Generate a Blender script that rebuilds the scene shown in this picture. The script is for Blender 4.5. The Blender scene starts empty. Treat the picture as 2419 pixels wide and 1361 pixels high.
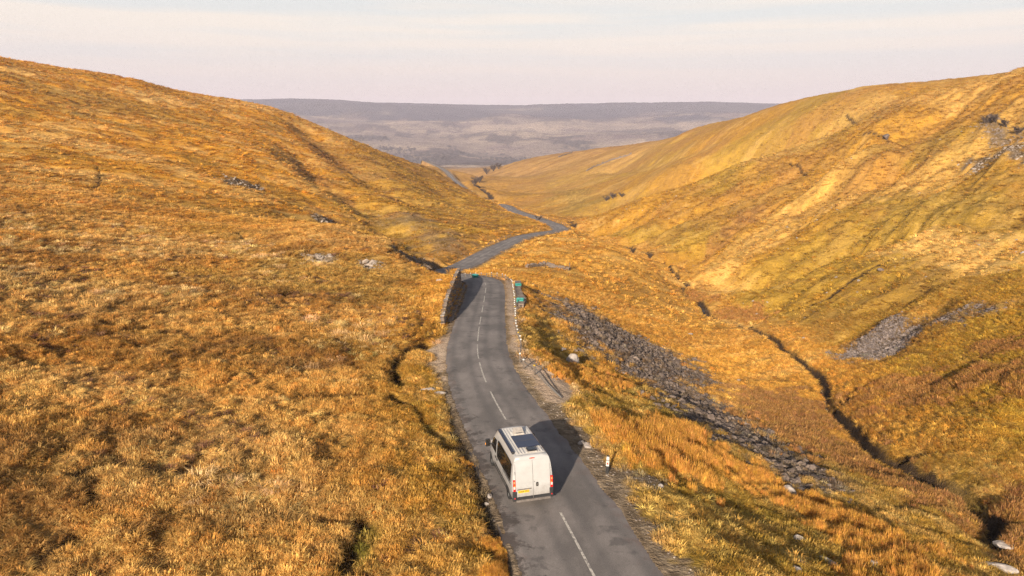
import bpy, bmesh, math, random
import numpy as np
from mathutils import Vector, Matrix, Quaternion

R = math.radians
random.seed(7)
rng = np.random.default_rng(11)
scene = bpy.context.scene
COL = scene.collection

# ------------------------------------------------------------------ camera
PHW, PHH, FPX, HORIZ = 2419.0, 1361.0, 1620.0, 285.0
CAMZ = 18.0
PITCH = math.atan((PHH / 2 - HORIZ) / FPX)
cam_d = bpy.data.cameras.new("camera")
cam = bpy.data.objects.new("camera", cam_d)
COL.objects.link(cam)
cam.location = (0, 0, CAMZ)
cam.rotation_euler = (math.pi / 2 - PITCH, 0, 0)
cam_d.sensor_width = 36.0
cam_d.lens = 36.0 * FPX / PHW
cam_d.clip_start = 0.5
cam_d.clip_end = 30000
scene.camera = cam
scene.render.resolution_x, scene.render.resolution_y = 1024, 576

# ------------------------------------------------------------------ sky
SUN_AZ, SUN_EL = 19.0, 21.0          # heading the light travels (from +Y towards +X), elevation
w = bpy.data.worlds.new("World")
scene.world = w
w.use_nodes = True
nt = w.node_tree
nt.nodes.clear()
N = nt.nodes.new
out = N("ShaderNodeOutputWorld")
bg = N("ShaderNodeBackground")
bg.inputs[1].default_value = 0.055
sky = N("ShaderNodeTexSky")
sky.sky_type = 'NISHITA'
sky.sun_disc = False
sky.sun_elevation = R(SUN_EL)
sky.sun_rotation = R(180 + SUN_AZ)
sky.altitude = 500
sky.air_density = 1.0
sky.dust_density = 3.0
sky.ozone_density = 1.0
geo = N("ShaderNodeTexCoord")
sep = N("ShaderNodeSeparateXYZ")
nt.links.new(geo.outputs['Generated'], sep.inputs[0])
# thin high veil: pale, slightly pink towards the horizon, streaked
mp = N("ShaderNodeMapping")
mp.inputs['Scale'].default_value = (1.2, 1.2, 26.0)
mp.inputs['Rotation'].default_value = (0.0, R(1.5), 0)
nt.links.new(geo.outputs['Generated'], mp.inputs[0])
nz = N("ShaderNodeTexNoise")
nz.inputs['Scale'].default_value = 1.6
nz.inputs['Detail'].default_value = 5
nz.inputs['Roughness'].default_value = 0.5
nt.links.new(mp.outputs[0], nz.inputs[0])
strk = N("ShaderNodeValToRGB")
strk.color_ramp.elements[0].position = 0.40
strk.color_ramp.elements[0].color = (6.7, 6.75, 6.5, 1)
strk.color_ramp.elements[1].position = 0.60
strk.color_ramp.elements[1].color = (8.1, 7.25, 6.3, 1)
nt.links.new(nz.outputs[0], strk.inputs[0])
hz = N("ShaderNodeMapRange")
hz.interpolation_type = 'SMOOTHSTEP'
hz.inputs[1].default_value = 0.02
hz.inputs[2].default_value = 0.14
nt.links.new(sep.outputs[2], hz.inputs[0])
mixh = N("ShaderNodeMix")
mixh.data_type = 'RGBA'
nt.links.new(hz.outputs[0], mixh.inputs['Factor'])
mixh.inputs['A'].default_value = (7.0, 6.0, 5.65, 1)
nt.links.new(strk.outputs[0], mixh.inputs['B'])
veil = N("ShaderNodeMapRange")
veil.interpolation_type = 'SMOOTHSTEP'
veil.inputs[1].default_value = 0.12
veil.inputs[2].default_value = 0.42
veil.inputs[3].default_value = 0.92
veil.inputs[4].default_value = 0.10
nt.links.new(sep.outputs[2], veil.inputs[0])
mixv = N("ShaderNodeMix")
mixv.data_type = 'RGBA'
nt.links.new(veil.outputs[0], mixv.inputs['Factor'])
nt.links.new(sky.outputs[0], mixv.inputs['A'])
nt.links.new(mixh.outputs['Result'], mixv.inputs['B'])
nt.links.new(mixv.outputs['Result'], bg.inputs[0])
nt.links.new(bg.outputs[0], out.inputs[0])

# ------------------------------------------------------------------ sun
sd = bpy.data.lights.new("sun", 'SUN')
sd.energy = 5.0
sd.angle = R(0.6)
sd.color = (1.0, 0.87, 0.71)
sun = bpy.data.objects.new("sun", sd)
COL.objects.link(sun)
LD = Vector((math.sin(R(SUN_AZ)) * math.cos(R(SUN_EL)), math.cos(R(SUN_AZ)) * math.cos(R(SUN_EL)), -math.sin(R(SUN_EL))))
sun.rotation_euler = LD.to_track_quat('-Z', 'Y').to_euler()
sun.location = (-20, -60, 80)

vs = scene.view_settings
vs.view_transform = 'Standard'
vs.look = 'None'
vs.exposure = 1.2
vs.gamma = 1.0
scene.cycles.use_denoising = True
scene.cycles.denoising_input_passes = 'RGB_ALBEDO_NORMAL'
scene.cycles.denoising_prefilter = 'NONE'
scene.cycles.max_bounces = 5
scene.cycles.diffuse_bounces = 2
scene.cycles.glossy_bounces = 2
scene.cycles.transmission_bounces = 3
scene.cycles.volume_bounces = 0
scene.cycles.transparent_max_bounces = 6

# ------------------------------------------------------------------ helpers: materials
def mat(name):
    m = bpy.data.materials.new(name)
    m.use_nodes = True
    return m, m.node_tree, m.node_tree.nodes['Principled BSDF']

def simple(name, col, rough=0.6, metal=0.0, noise=0.12, scale=6.0, spec=0.4, emit=0.0, coat=0.0):
    m, t, p = mat(name)
    n = t.nodes.new("ShaderNodeTexNoise")
    tc = t.nodes.new("ShaderNodeTexCoord")
    t.links.new(tc.outputs['Object'], n.inputs[0])
    n.inputs['Scale'].default_value = scale
    n.inputs['Detail'].default_value = 5
    r = t.nodes.new("ShaderNodeMapRange")
    r.inputs[1].default_value = 0.3
    r.inputs[2].default_value = 0.7
    r.inputs[3].default_value = 1 - noise
    r.inputs[4].default_value = 1 + noise
    t.links.new(n.outputs[0], r.inputs[0])
    mx = t.nodes.new("ShaderNodeVectorMath")
    mx.operation = 'SCALE'
    mx.inputs[0].default_value = col
    t.links.new(r.outputs[0], mx.inputs['Scale'])
    t.links.new(mx.outputs[0], p.inputs['Base Color'])
    p.inputs['Roughness'].default_value = rough
    p.inputs['Metallic'].default_value = metal
    p.inputs['Specular IOR Level'].default_value = spec
    p.inputs['Coat Weight'].default_value = coat
    if emit:
        p.inputs['Emission Color'].default_value = (*col, 1)
        p.inputs['Emission Strength'].default_value = emit
    return m

# ------------------------------------------------------------------ helpers: noise
def hash2(ix, iy, seed):
    h = (ix.astype(np.int64) * 374761393 + iy.astype(np.int64) * 668265263 + seed * 974711) & 0xFFFFFFFF
    h = ((h ^ (h >> 13)) * 1274126177) & 0xFFFFFFFF
    h = h ^ (h >> 16)
    return (h & 0xFFFF).astype(np.float32) / 65535.0

def vnoise(x, y, seed=0):
    x0 = np.floor(x); y0 = np.floor(y)
    fx = (x - x0).astype(np.float32); fy = (y - y0).astype(np.float32)
    fx = fx * fx * fx * (fx * (fx * 6 - 15) + 10)
    fy = fy * fy * fy * (fy * (fy * 6 - 15) + 10)
    a = hash2(x0, y0, seed); b = hash2(x0 + 1, y0, seed)
    c = hash2(x0, y0 + 1, seed); d = hash2(x0 + 1, y0 + 1, seed)
    return (a + (b - a) * fx) * (1 - fy) + (c + (d - c) * fx) * fy

def fbm(x, y, seed=0, octv=3, gain=0.5):
    s = 0; a = 1.0; n = 0
    for k in range(octv):
        s = s + a * vnoise(x * 2.0 ** k + 17.3 * k, y * 2.0 ** k - 9.1 * k, seed + k * 31)
        n += a; a *= gain
    return s / n                       # 0..1, mean .5

def sstep(a, b, x):
    t = np.clip((x - a) / (b - a), 0, 1)
    return t * t * (3 - 2 * t)

# ------------------------------------------------------------------ helpers: surveying points from a bearing and a distance
CP, SP = math.cos(PITCH), math.sin(PITCH)
def bearing(u, v):
    a = (u - PHW / 2) / FPX; b = -(v - PHH / 2) / FPX
    return a / (CP + b * SP), (-SP + b * CP) / (CP + b * SP)       # dx/dy, dz/dy
def at(u, v, Y):
    dx, dz = bearing(u, v)
    return (dx * Y, Y, CAMZ + dz * Y)

# ------------------------------------------------------------------ road centre line
prof_Y = np.array([-30, 0, 15, 23.7, 29.4, 40, 50, 63, 75, 91, 104, 113.0])
prof_D = np.array([17.2, 17.25, 17.35, 17.55, 17.93, 18.65, 19.4, 20.5, 21.75, 23.5, 25.0, 26.1])
def on_profile(u, v):
    Ys = np.linspace(12, 113, 4000)
    d = -bearing(u, v)[1] * Ys - np.interp(Ys, prof_Y, prof_D)
    Y = Ys[np.argmin(np.abs(d))]
    return at(u, v, Y)
road_px = [(1402, 1361), (1322, 1210), (1262, 1105), (1193, 990), (1160, 930), (1139, 880), (1128, 830), (1131, 780), (1137, 745), (1145, 700), (1147, 672)]
road_pts = [on_profile(*p) for p in road_px]
x0, y0, z0 = road_pts[0]; x1, y1, z1 = road_pts[1]
sl = (x1 - x0) / (y1 - y0)
pre = [(x0 + sl * (yy - y0) * 1.05, yy, CAMZ - np.interp(yy, prof_Y, prof_D)) for yy in (-26, -8, 8, 16)]
post = [(-5.6, 113.5, CAMZ - 26.2), (-9.0, 121, CAMZ - 27.4), (-12.6, 130, CAMZ - 28.9), (-13.0, 140, CAMZ - 30.3), at(1094, 627, 152), at(1155, 596, 176), at(1228, 562, 212),
        at(1286, 550, 238), at(1322, 544, 258), at(1312, 532, 276), at(1262, 514, 312), at(1215, 498, 345), at(1187, 484, 382),
        (-17, 430, CAMZ - 50.5), (-27, 480, CAMZ - 54.0), at(1107, 455, 540), at(1073, 425, 640), at(1046, 399, 760), (-112, 860, CAMZ - 46)]
RP = np.array(pre + road_pts + post)
def catmull(P, n=12):
    Q = np.vstack([2 * P[0] - P[1], P, 2 * P[-1] - P[-2]])
    o = []
    for i in range(1, len(Q) - 2):
        p0, p1, p2, p3 = Q[i - 1], Q[i], Q[i + 1], Q[i + 2]
        for k in range(n):
            t = k / n
            o.append(0.5 * ((2 * p1) + (p2 - p0) * t + (2 * p0 - 5 * p1 + 4 * p2 - p3) * t * t + (3 * p1 - p0 - 3 * p2 + p3) * t ** 3))
    o.append(P[-1])
    return np.array(o)
RC = catmull(RP, 16)
ry = np.maximum.accumulate(RC[:, 1] + np.arange(len(RC)) * 1e-6)
yy_ = np.arange(-26, 858, 0.5)
rx_ = np.interp(yy_, ry, RC[:, 0]); rz_ = np.interp(yy_, ry, RC[:, 2])
def smooth(a, k):
    ker = np.hanning(k + 2)[1:-1]; ker /= ker.sum()
    return np.convolve(np.pad(a, k // 2, mode='edge'), ker, mode='valid')[:len(a)]
rx_ = smooth(rx_, 7); rz_ = smooth(rz_, 15)
rdx_ = np.gradient(rx_, yy_)
def road_at(Y):
    return np.interp(Y, yy_, rx_), np.interp(Y, yy_, rz_), np.interp(Y, yy_, rdx_)
def road_dist(X, Y):
    Yf = Y.copy()
    for _ in range(3):
        x, z, d = road_at(Yf)
        # foot of the perpendicular
        Yf = Yf + ((X - x) * d + (Y - Yf)) / (1 + d * d) * 0.9
    x, z, d = road_at(Yf)
    return ((X - x) - (Y - Yf) * d) / np.sqrt(1 + d * d), z, Yf       # + = right of the road
HW = 3.0

# ------------------------------------------------------------------ stream line
ST = np.array([(38, 25, CAMZ - 26.0), at(2419, 1318, 39), at(2350, 1222, 46), at(2200, 1133, 54), at(2050, 1062, 64), at(1995, 1012, 74), at(1945, 962, 86), at(1935, 922, 95),
               at(1910, 882, 105), at(1870, 848, 113), at(1815, 803, 130), at(1740, 767, 147), at(1660, 742, 160), at(1612, 702, 185),
               at(1596, 672, 205), (54, 240, CAMZ - 51), (50, 290, CAMZ - 54.5), (39, 340, CAMZ - 57.5), (21, 400, CAMZ - 60.5), (2, 470, CAMZ - 62), (-16, 540, CAMZ - 63),
               (-33, 640, CAMZ - 66), (-40, 800, CAMZ - 70), (-36, 1000, CAMZ - 75)])
SC_ = catmull(ST, 14)
sy = np.maximum.accumulate(SC_[:, 1] + np.arange(len(SC_)) * 1e-6)
def stream_x(Y):
    Y = np.asarray(Y, dtype=float)
    x = np.interp(Y, sy, SC_[:, 0])
    k = np.clip(Y / 100, 0.5, 2.0)
    return x + (fbm(Y / 5.5 / k, Y * 0 + 3.3, 77, 3) - 0.5) * 5.0 * k * 1.7

# ------------------------------------------------------------------ terrain survey points: bearing of a spot and how far it is
CTRL = """
-900 1361 19;-500 1361 20.5;0 1361 22;300 1361 22.5;600 1361 23;900 1361 23.2;1150 1361 23.4
-500 1100 25.5;0 1200 25.5;500 1200 27.5;1000 1200 28.8
0 1000 33.5;500 1000 37;950 1000 39.6
-700 850 34;0 850 42.5;500 850 48.5;950 850 54.8
0 700 58;400 700 68;800 700 77;1000 705 80.5
-700 600 58;0 600 76;400 600 92;800 600 103;950 600 106
0 540 93;300 540 108;600 540 121;850 540 127
700 527 128;780 528 129;620 512 152;700 512 167;800 516 176;700 490 196;800 490 202;850 450 235;900 500 204;950 540 180;1000 560 174;1050 590 162
920 560 117;1000 612 110;1050 650 101
-700 450 95;0 450 125;300 450 150;600 450 182
-700 350 130;0 350 175;300 350 215;600 350 270;760 350 340
0 250 240;300 250 310
-800 80 270;-300 100 300;0 146 330;100 172 340;200 182 350;350 204 370;420 222 378;500 238 390;600 250 400;660 262 405;720 288 410;800 322 412;900 361 425;960 384 450;1030 408 470;1080 440 452;1130 465 425;1175 485 392
-400 160 480;0 180 480;200 215 500;500 275 540;700 330 560;850 385 580;980 412 640
900 400 330;1000 450 330;1100 500 300;1150 530 255;1100 560 195;1000 500 252;950 450 290;850 400 310;1200 545 222
1200 620 152;1300 620 162;1300 680 130;1230 662 124;1160 640 126;1400 600 186;1350 560 226;1400 570 228;1450 590 214;1500 615 200;1560 650 190;1590 682 192
1500 700 150;1400 680 140;1400 750 110;1600 750 148;1700 800 136;1600 850 110;1750 900 103;1850 950 88
1500 850 81;1300 720 95;1350 800 80;1300 850 64;1450 900 64;1600 950 60;1700 1000 57;1400 950 48.6;1500 1000 45.2
1800 1050 52.5;1650 1100 39.5;1950 1130 47.5;1900 1200 39.5;1700 1250 30.6;1600 1361 23.9;1750 1361 24.6;2000 1361 27.6;2300 1361 32.5;2200 1250 40;1500 1200 29.8;1480 1100 35.3
2419 1100 55;2400 1000 63;2250 1000 67;2419 900 72;2200 900 84;2050 900 93
2900 1200 52;2900 900 66;2900 600 120;2900 400 180;2900 220 280;3000 100 400
2419 800 88;2200 800 106;2000 800 122;1900 800 127
2419 700 110;2200 700 130;2000 700 150;1800 700 166;1700 700 175
2419 600 145;2200 600 172;2000 600 195;1800 600 212;1650 620 226
2419 500 185;2200 500 225;2000 500 255;1800 500 285;1600 530 290;1500 600 268;1560 630 244;1420 565 302;1350 540 332
2419 400 220;2200 400 270;2000 400 310;1800 400 360;1600 452 372;1600 437 460;1600 400 480;1500 484 366;1500 462 470;1400 510 372;1450 455 520;1680 418 392;1680 404 470;1780 380 395;1780 366 462;1900 350 390;1900 338 440
1300 520 360;1250 500 402;1200 480 455;1400 478 500;1350 450 600;1300 462 560;1250 432 720;1400 400 720;1500 382 700;1300 400 850;1200 422 800
1130 440 620;1160 415 800;1180 396 1000
2419 300 265;2300 300 292;2200 300 340;2000 300 400;1850 300 470;1700 330 525;1600 352 610
2419 220 330;2200 220 400
2419 164 420;2330 192 432;2250 216 440;2100 229 450;2000 229 470;1900 256 500;1800 268 540;1700 302 600;1600 321 690;1500 345 800;1400 355 900;1300 366 1000;1200 391 1150
3200 130 500;2419 190 600;2100 240 640;2000 255 680;1800 292 760;1600 345 950;1400 373 1200;1250 394 1400
1100 400 1300;1000 402 1500;1150 393 1900;1130 387 2500;800 387 2500;1500 380 2500;400 387 2500;2000 380 2500
600 335 3200;900 345 3100;1200 340 3200;1500 325 3300;1900 320 3300;200 330 3300;2400 310 3400
600 285 4100;900 285 4200;1200 292 4200;1500 285 4300;1900 275 4300;200 280 4200;2400 270 4300
400 240 5100;600 234 5100;750 236 5100;900 243 5200;1050 248 5200;1200 250 5300;1400 247 5300;1640 241 5400;1750 243 5400;1900 245 5500;0 240 5100;2300 246 5500
600 262 7000;1200 268 7000;1900 262 7000;0 262 7000;2419 265 7000
"""
CW = [(0, -20, CAMZ - 17.0), (-25, -20, CAMZ - 16.0), (-60, 0, CAMZ - 14), (-25, 0, CAMZ - 16.4), (25, -20, CAMZ - 20), (25, 0, CAMZ - 21.5), (60, 0, CAMZ - 25), (14, 8, CAMZ - 19.0),
      (-90, 60, CAMZ - 12), (-60, 20, CAMZ - 14.5), (95, 60, CAMZ - 24)]
pts = list(CW)
for line in CTRL.strip().replace("\n", ";").split(";"):
    u, v, Y = [float(q) for q in line.split()]
    pts.append(at(u, v, Y))
for Y in (-20, 0, 12, 23, 30, 38, 46, 54, 63, 72, 81, 90, 100, 110, 118, 128, 140, 152, 165, 180, 196, 212, 228, 244, 258, 276, 300, 330, 360, 390, 430, 480, 540, 640, 760):
    x, z, d = road_at(Y)
    pts.append((float(x), float(Y), float(z)))
for p in ST:
    pts.append(tuple(p))
pts = np.array(pts)
YC = 25.0
def warp(X, Y):
    return X / (Y + YC), np.log(Y + YC)
def tps_fit(P, lam=3e-5):
    s, t = warp(P[:, 0], P[:, 1])
    q = (P[:, 2] - CAMZ) / (P[:, 1] + YC)
    n = len(P)
    r2 = (s[:, None] - s[None]) ** 2 + (t[:, None] - t[None]) ** 2
    K = 0.5 * r2 * np.log(r2 + 1e-12) + np.eye(n) * lam
    A = np.zeros((n + 3, n + 3))
    A[:n, :n] = K; A[:n, n] = 1; A[:n, n + 1] = s; A[:n, n + 2] = t
    A[n, :n] = 1; A[n + 1, :n] = s; A[n + 2, :n] = t
    c = np.linalg.solve(A, np.append(q, [0, 0, 0]))
    return s.astype(np.float32), t.astype(np.float32), c.astype(np.float32)
TS, TT, TCO = tps_fit(pts)
def tps_eval(s, t):
    s = s.astype(np.float32).ravel(); t = t.astype(np.float32).ravel()
    o = np.empty(len(s), np.float32); n = len(TS)
    for a in range(0, len(s), 20000):
        b = a + 20000
        r2 = (s[a:b, None] - TS[None]) ** 2 + (t[a:b, None] - TT[None]) ** 2
        o[a:b] = (0.5 * r2 * np.log(r2 + 1e-12)) @ TCO[:n] + TCO[n] + TCO[n + 1] * s[a:b] + TCO[n + 2] * t[a:b]
    return o

# ------------------------------------------------------------------ terrain lattice (cells grow with distance)
NS, NT = 900, 1150
si = np.linspace(-1, 1, NS)
S1 = np.sign(si) * (0.80 * np.abs(si) + 0.55 * np.abs(si) ** 7)
ti = np.linspace(0, 1, NT)
T1 = np.interp(ti, [0, 0.035, 0.30, 0.66, 0.87, 1.0], [math.log(7.0), math.log(41.0), math.log(95), math.log(330), math.log(1000), math.log(7600)])
T1 = smooth(T1, 41); T1[0] = math.log(7.0); T1[-1] = math.log(7600)
Sg, Tg = np.meshgrid(S1, T1)
Yg = np.exp(Tg) - YC
Xg = Sg * (Yg + YC)
Zg = CAMZ + tps_eval(Sg, Tg).reshape(Sg.shape).astype(float) * (Yg + YC)

def lookup(Z, X, Y):
    s, t = warp(np.asarray(X, float), np.asarray(Y, float))
    fi = np.clip(np.interp(s, S1, np.arange(NS)), 0, NS - 1.001)
    fj = np.clip(np.interp(t, T1, np.arange(NT)), 0, NT - 1.001)
    i = fi.astype(int); j = fj.astype(int); a = fi - i; b = fj - j
    return (Z[j, i] * (1 - a) + Z[j, i + 1] * a) * (1 - b) + (Z[j + 1, i] * (1 - a) + Z[j + 1, i + 1] * a) * b
Ymarch = np.geomspace(14, 7000, 2600)
def ground(u, v, Z=None, ymin=0):
    """where the line of sight along a bearing meets the ground"""
    Z = Zg if Z is None else Z
    dx, dz = bearing(u, v)
    Ys = Ymarch[Ymarch > ymin]
    h = lookup(Z, dx * Ys, Ys) - (CAMZ + dz * Ys)
    k = np.argmax(h > 0)
    if not h[k] > 0:
        k = len(Ys) - 1
    if k > 0:
        f = h[k] / (h[k] - h[k - 1] + 1e-9); Y = Ys[k] - f * (Ys[k] - Ys[k - 1])
    else:
        Y = Ys[k]
    return np.array([dx * Y, Y, float(lookup(Z, dx * Y, Y))])
# ------------------------------------------------------------------ terrain: road bed, banks, beck, rills
Dr, Zr, Yf = road_dist(Xg.ravel(), Yg.ravel())
Dr = Dr.reshape(Xg.shape); Zr = Zr.reshape(Xg.shape); Yf = Yf.reshape(Xg.shape)
Zbase = Zg.copy()
PX = (Yg + YC) / 900.0                         # size of one lattice cell
edge_n = (fbm(Xg / 1.7, Yg / 1.7, 5, 2) - 0.5)
# relief of the open ground
left_m = sstep(2.0, 12.0, -Dr)
right_m = sstep(0, 12.0, Xg - stream_x(Yg)) * (Yg < 1600)
def rot(X, Y, a):
    c, s_ = math.cos(a), math.sin(a)
    return X * c + Y * s_, -X * s_ + Y * c
ru, rv = rot(Xg, Yg, R(34))
lu, lv = rot(Xg, Yg, R(16))
sc = np.clip(Yg / 160.0, 0.35, 5.0)
far_m = sstep(1100, 2000, Yg)
fl = (fbm(ru / 46, rv / 7.5, 21, 4, 0.55) - 0.5)
fl2 = (fbm(lu / 40, lv / 8, 22, 4, 0.55) - 0.5)
hum = (fbm(Xg / 16, Yg / 16, 23, 3) - 0.5)
nearw = np.maximum(sstep(0, 9, np.abs(Dr) - HW), sstep(846, 900, Yg))
d_ = right_m * (fl * 4.2 * np.clip(sc, .5, 1.7) + (fbm(ru / 60, rv / 24, 24, 4) - .5) * 13.0 * np.clip(sc, .2, 1.3)) * (0.15 + 0.85 * sstep(440, 330, Yg)) * (Yg < 900)
d_ += right_m * sstep(480, 700, Yg) * fl * 3 * (1 - far_m)
d_ += (fbm(Xg / 6.5, Yg / 4.5, 124, 3, .6) - .5) * 1.5 * sstep(110, 220, Yg) * sstep(900, 500, Yg)
d_ += (1 - right_m) * (fl2 * 2.1 * np.clip(sc, .4, 1.6) + hum * 1.0 * np.clip(sc, .4, 2)) * (1 - far_m)
d_ += far_m * ((fbm(Xg / 420, Yg / 300, 41, 5, 0.5) - 0.5) * 75 + (np.abs(fbm(Xg / 700, Yg / 500, 43, 3) - .5)) * 70 - 14) * sstep(6200, 4700, Yg)
Zg = Zg + d_ * nearw
# tussocks and mounds close by
tw_ = fbm(Xg / 2.0, Yg / 2.0, 150, 2) * 2
tus = np.abs(2 * vnoise(Xg / 1.15 + .6 * tw_, Yg / 1.15 - .6 * tw_, 51) - 1) * 0.7 + 0.3 * np.abs(2 * vnoise(Xg / .6, Yg / .6, 151) - 1)
tus2 = fbm(Xg / 3.1, Yg / 3.1, 52, 2)
tw = sstep(150, 60, Yg) * sstep(0.3, 3.0, np.abs(Dr) - HW)
Zg = Zg + tw * ((tus - 0.4) * 0.50 * (0.4 + 0.6 * left_m) + (tus2 - 0.5) * 0.5)
# road bed
on = sstep(112, 107, Yf) * sstep(70.5, 72.5, Yf)            # stretch held by the retaining wall
bank_h = np.interp(Yf, [68, 72, 80, 90, 100, 108, 114], [0.3, 1.0, 1.9, 2.4, 2.6, 2.4, 0.6])
wl = np.where(on > 0.02, 0.35, 3.4)
W_left = sstep(0, 1, (-Dr - HW - 0.95 - 0.35 * edge_n) / wl)
W_right = sstep(0, 1, (Dr - HW - 0.5 - 0.4 * edge_n) / 5.0)
Wb = np.where(Dr < 0, W_left, W_right)
Zopen = Zg
lb = on * sstep(9, 1.2, -Dr - HW) * (Dr < 0)
Zopen = Zopen * (1 - lb) + np.maximum(Zopen, Zr + bank_h) * lb
# low grass bank hugging the near left kerb
nb = sstep(52, 40, Yf) * np.exp(-((-Dr - HW - 2.1) / 1.0) ** 2) * (Dr < 0)
Zopen = Zopen + nb * 0.42
gent = Zr - 0.05 - 0.29 * np.clip(Dr - HW - 0.4, 0, 60) + (tus2 - .5) * .35 + (tus - .4) * .2
rk = sstep(62, 46, Yf) * (Dr > 0) * sstep(12, 6, Dr)
Zopen = np.where(rk > 0, Zopen + rk * np.maximum(0, gent - Zopen), Zopen)
Zg = np.where((np.abs(Dr) < 40) & (Yf < 846), (Zr - 0.035 - 0.05 * sstep(HW - 0.2, HW + 0.6, np.abs(Dr))) * (1 - Wb) + Zopen * Wb, Zopen)
Zg = np.where((np.abs(Dr) < HW - 0.3) & (Yf < 846), np.minimum(Zg, Zr - 0.16), Zg)
gut = sstep(48, 38, Yf) * np.exp(-((-Dr - HW - 0.45) / 0.35) ** 2) * (Dr < 0)
Zg = Zg - 0.22 * gut
# the beck
Ds = Xg - stream_x(Yg)
slope_n = np.interp(Yg, sy, np.gradient(SC_[:, 0], sy + np.arange(len(sy)) * 1e-4))
Ds = Ds / np.sqrt(1 + np.clip(slope_n, -2, 2) ** 2)
bw = np.interp(Yg, [30, 100, 250, 900], [0.72, 0.52, 0.8, 3.0])
Zg = Zg - np.exp(-(Ds / bw) ** 2) * np.interp(Yg, [30, 60, 100, 250], [2.2, 1.7, 1.2, 1.2]) * (Yg < 900)
Zg = Zg - np.exp(-(Ds / (bw * 4)) ** 2) * 0.8 * (Yg < 900)
Zg = Zg + 0.7 * sstep(0.2, 1.2, Ds / bw) * np.exp(-(np.clip(Ds, 0, None) / 9) ** 2) * sstep(115, 85, Yg)

def line_dist(px, xy=None):
    """distance in metres from lattice points to a line walked over the ground"""
    P = np.array([ground(u, v, Zbase)[:2] for u, v in px]) if xy is None else np.array(xy)
    out_ = np.full(Xg.shape, 1e3)
    m = (Xg > P[:, 0].min() - 9) & (Xg < P[:, 0].max() + 9) & (Yg > P[:, 1].min() - 9) & (Yg < P[:, 1].max() + 9)
    x = Xg[m] + 0.5 * (fbm(Xg[m] / 1.3, Yg[m] / 1.3, 61, 2) - .5) * 1.6; y = Yg[m] + (fbm(Xg[m] / 1.3, Yg[m] / 1.3, 62, 2) - .5) * 0.8
    d = np.full(x.shape, 1e3)
    for a, b in zip(P[:-1], P[1:]):
        ab = b - a; L = (ab ** 2).sum() + 1e-9
        t = np.clip(((x - a[0]) * ab[0] + (y - a[1]) * ab[1]) / L, 0, 1)
        d = np.minimum(d, np.hypot(x - a[0] - t * ab[0], y - a[1] - t * ab[1]))
    out_[m] = d
    return out_
def area(px, soft=0.012, nz_=0.03, seed=0, ymin=0):
    """0..1 mask of a patch of ground, its border walked on the ground and frayed"""
    P = np.array([warp(*ground(u, v, Zbase, ymin)[:2]) for u, v in px])
    out_ = np.zeros(Xg.shape, np.float32)
    pad = soft * 3 + nz_
    m = (Sg > P[:, 0].min() - pad) & (Sg < P[:, 0].max() + pad) & (Tg > P[:, 1].min() - pad) & (Tg < P[:, 1].max() + pad)
    x = Sg[m]; y = Tg[m]
    if len(x) == 0:
        return out_
    ins = np.zeros(x.shape, bool); d = np.full(x.shape, 1e3)
    n = len(P)
    for i in range(n):
        a = P[i]; b = P[(i + 1) % n]
        c = ((a[1] > y) != (b[1] > y)) & (x < (b[0] - a[0]) * (y - a[1]) / (b[1] - a[1] + 1e-12) + a[0])
        ins ^= c
        ab = b - a; L = (ab ** 2).sum() + 1e-12
        t = np.clip(((x - a[0]) * ab[0] + (y - a[1]) * ab[1]) / L, 0, 1)
        d = np.minimum(d, np.hypot(x - a[0] - t * ab[0], y - a[1] - t * ab[1]))
    sd_ = np.where(ins, d, -d) + (fbm(x / 0.018, y / 0.018, 70 + seed, 4, 0.6) - 0.5) * nz_ * 2
    out_[m] = sstep(-soft, soft, sd_)
    return out_

vr_k = np.interp(Yf, [0, 36, 44, 60], [0.4, 0.9, 1.2, 0.2]); vl_k = np.full(Xg.shape, -1.0)
# ---- patches of ground cover
SCREE = [area([(1280, 682), (1330, 700), (1400, 738), (1470, 780), (1560, 826), (1640, 862), (1720, 912), (1660, 922), (1710, 950), (1800, 1000), (1870, 1050), (1935, 1095), (1985, 1140), (1900, 1165), (1800, 1115), (1700, 1048), (1600, 972), (1520, 912), (1450, 862), (1380, 808), (1315, 752)], 0.028, 0.06, 1),
         area([(1970, 835), (2030, 790), (2080, 752), (2150, 742), (2205, 758), (2170, 790), (2120, 822), (2060, 848)], 0.018, 0.035, 2),
         area([(2205, 758), (2280, 722), (2385, 712), (2330, 742), (2250, 775)], 0.012, 0.03, 3) * 0.6,
         area([(930, 488), (1000, 515), (1060, 545), (1112, 570), (1080, 592), (1030, 573), (980, 552), (950, 522)], 0.025, 0.06, 4) * 0.5,
         area([(1850, 1060), (1960, 1105), (2070, 1180), (2010, 1190), (1900, 1140)], 0.02, 0.05, 19) * 0.45]
scree = np.clip(sum(SCREE), 0, 1)
CRAG = [area([(916, 570), (950, 560), (1000, 583), (1050, 617), (1080, 648), (1066, 668), (1030, 650), (980, 622), (940, 597)], 0.008, 0.02, 5),
        area([(510, 420), (560, 422), (625, 440), (600, 448), (540, 436)], 0.008, 0.015, 6),
        area([(718, 497), (760, 500), (792, 516), (760, 522), (735, 512)], 0.008, 0.012, 7),
        area([(720, 603), (765, 598), (795, 612), (770, 624), (735, 620)], 0.008, 0.012, 8),
        area([(845, 618), (880, 616), (912, 635), (880, 642), (855, 632)], 0.008, 0.012, 9),
        area([(2290, 372), (2350, 350), (2419, 330), (2419, 412), (2350, 420), (2300, 395)], 0.012, 0.03, 10),
        area([(2310, 300), (2345, 280), (2400, 295), (2419, 330), (2370, 325)], 0.012, 0.02, 11)]
crag = np.clip(sum(CRAG), 0, 1)
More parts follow.
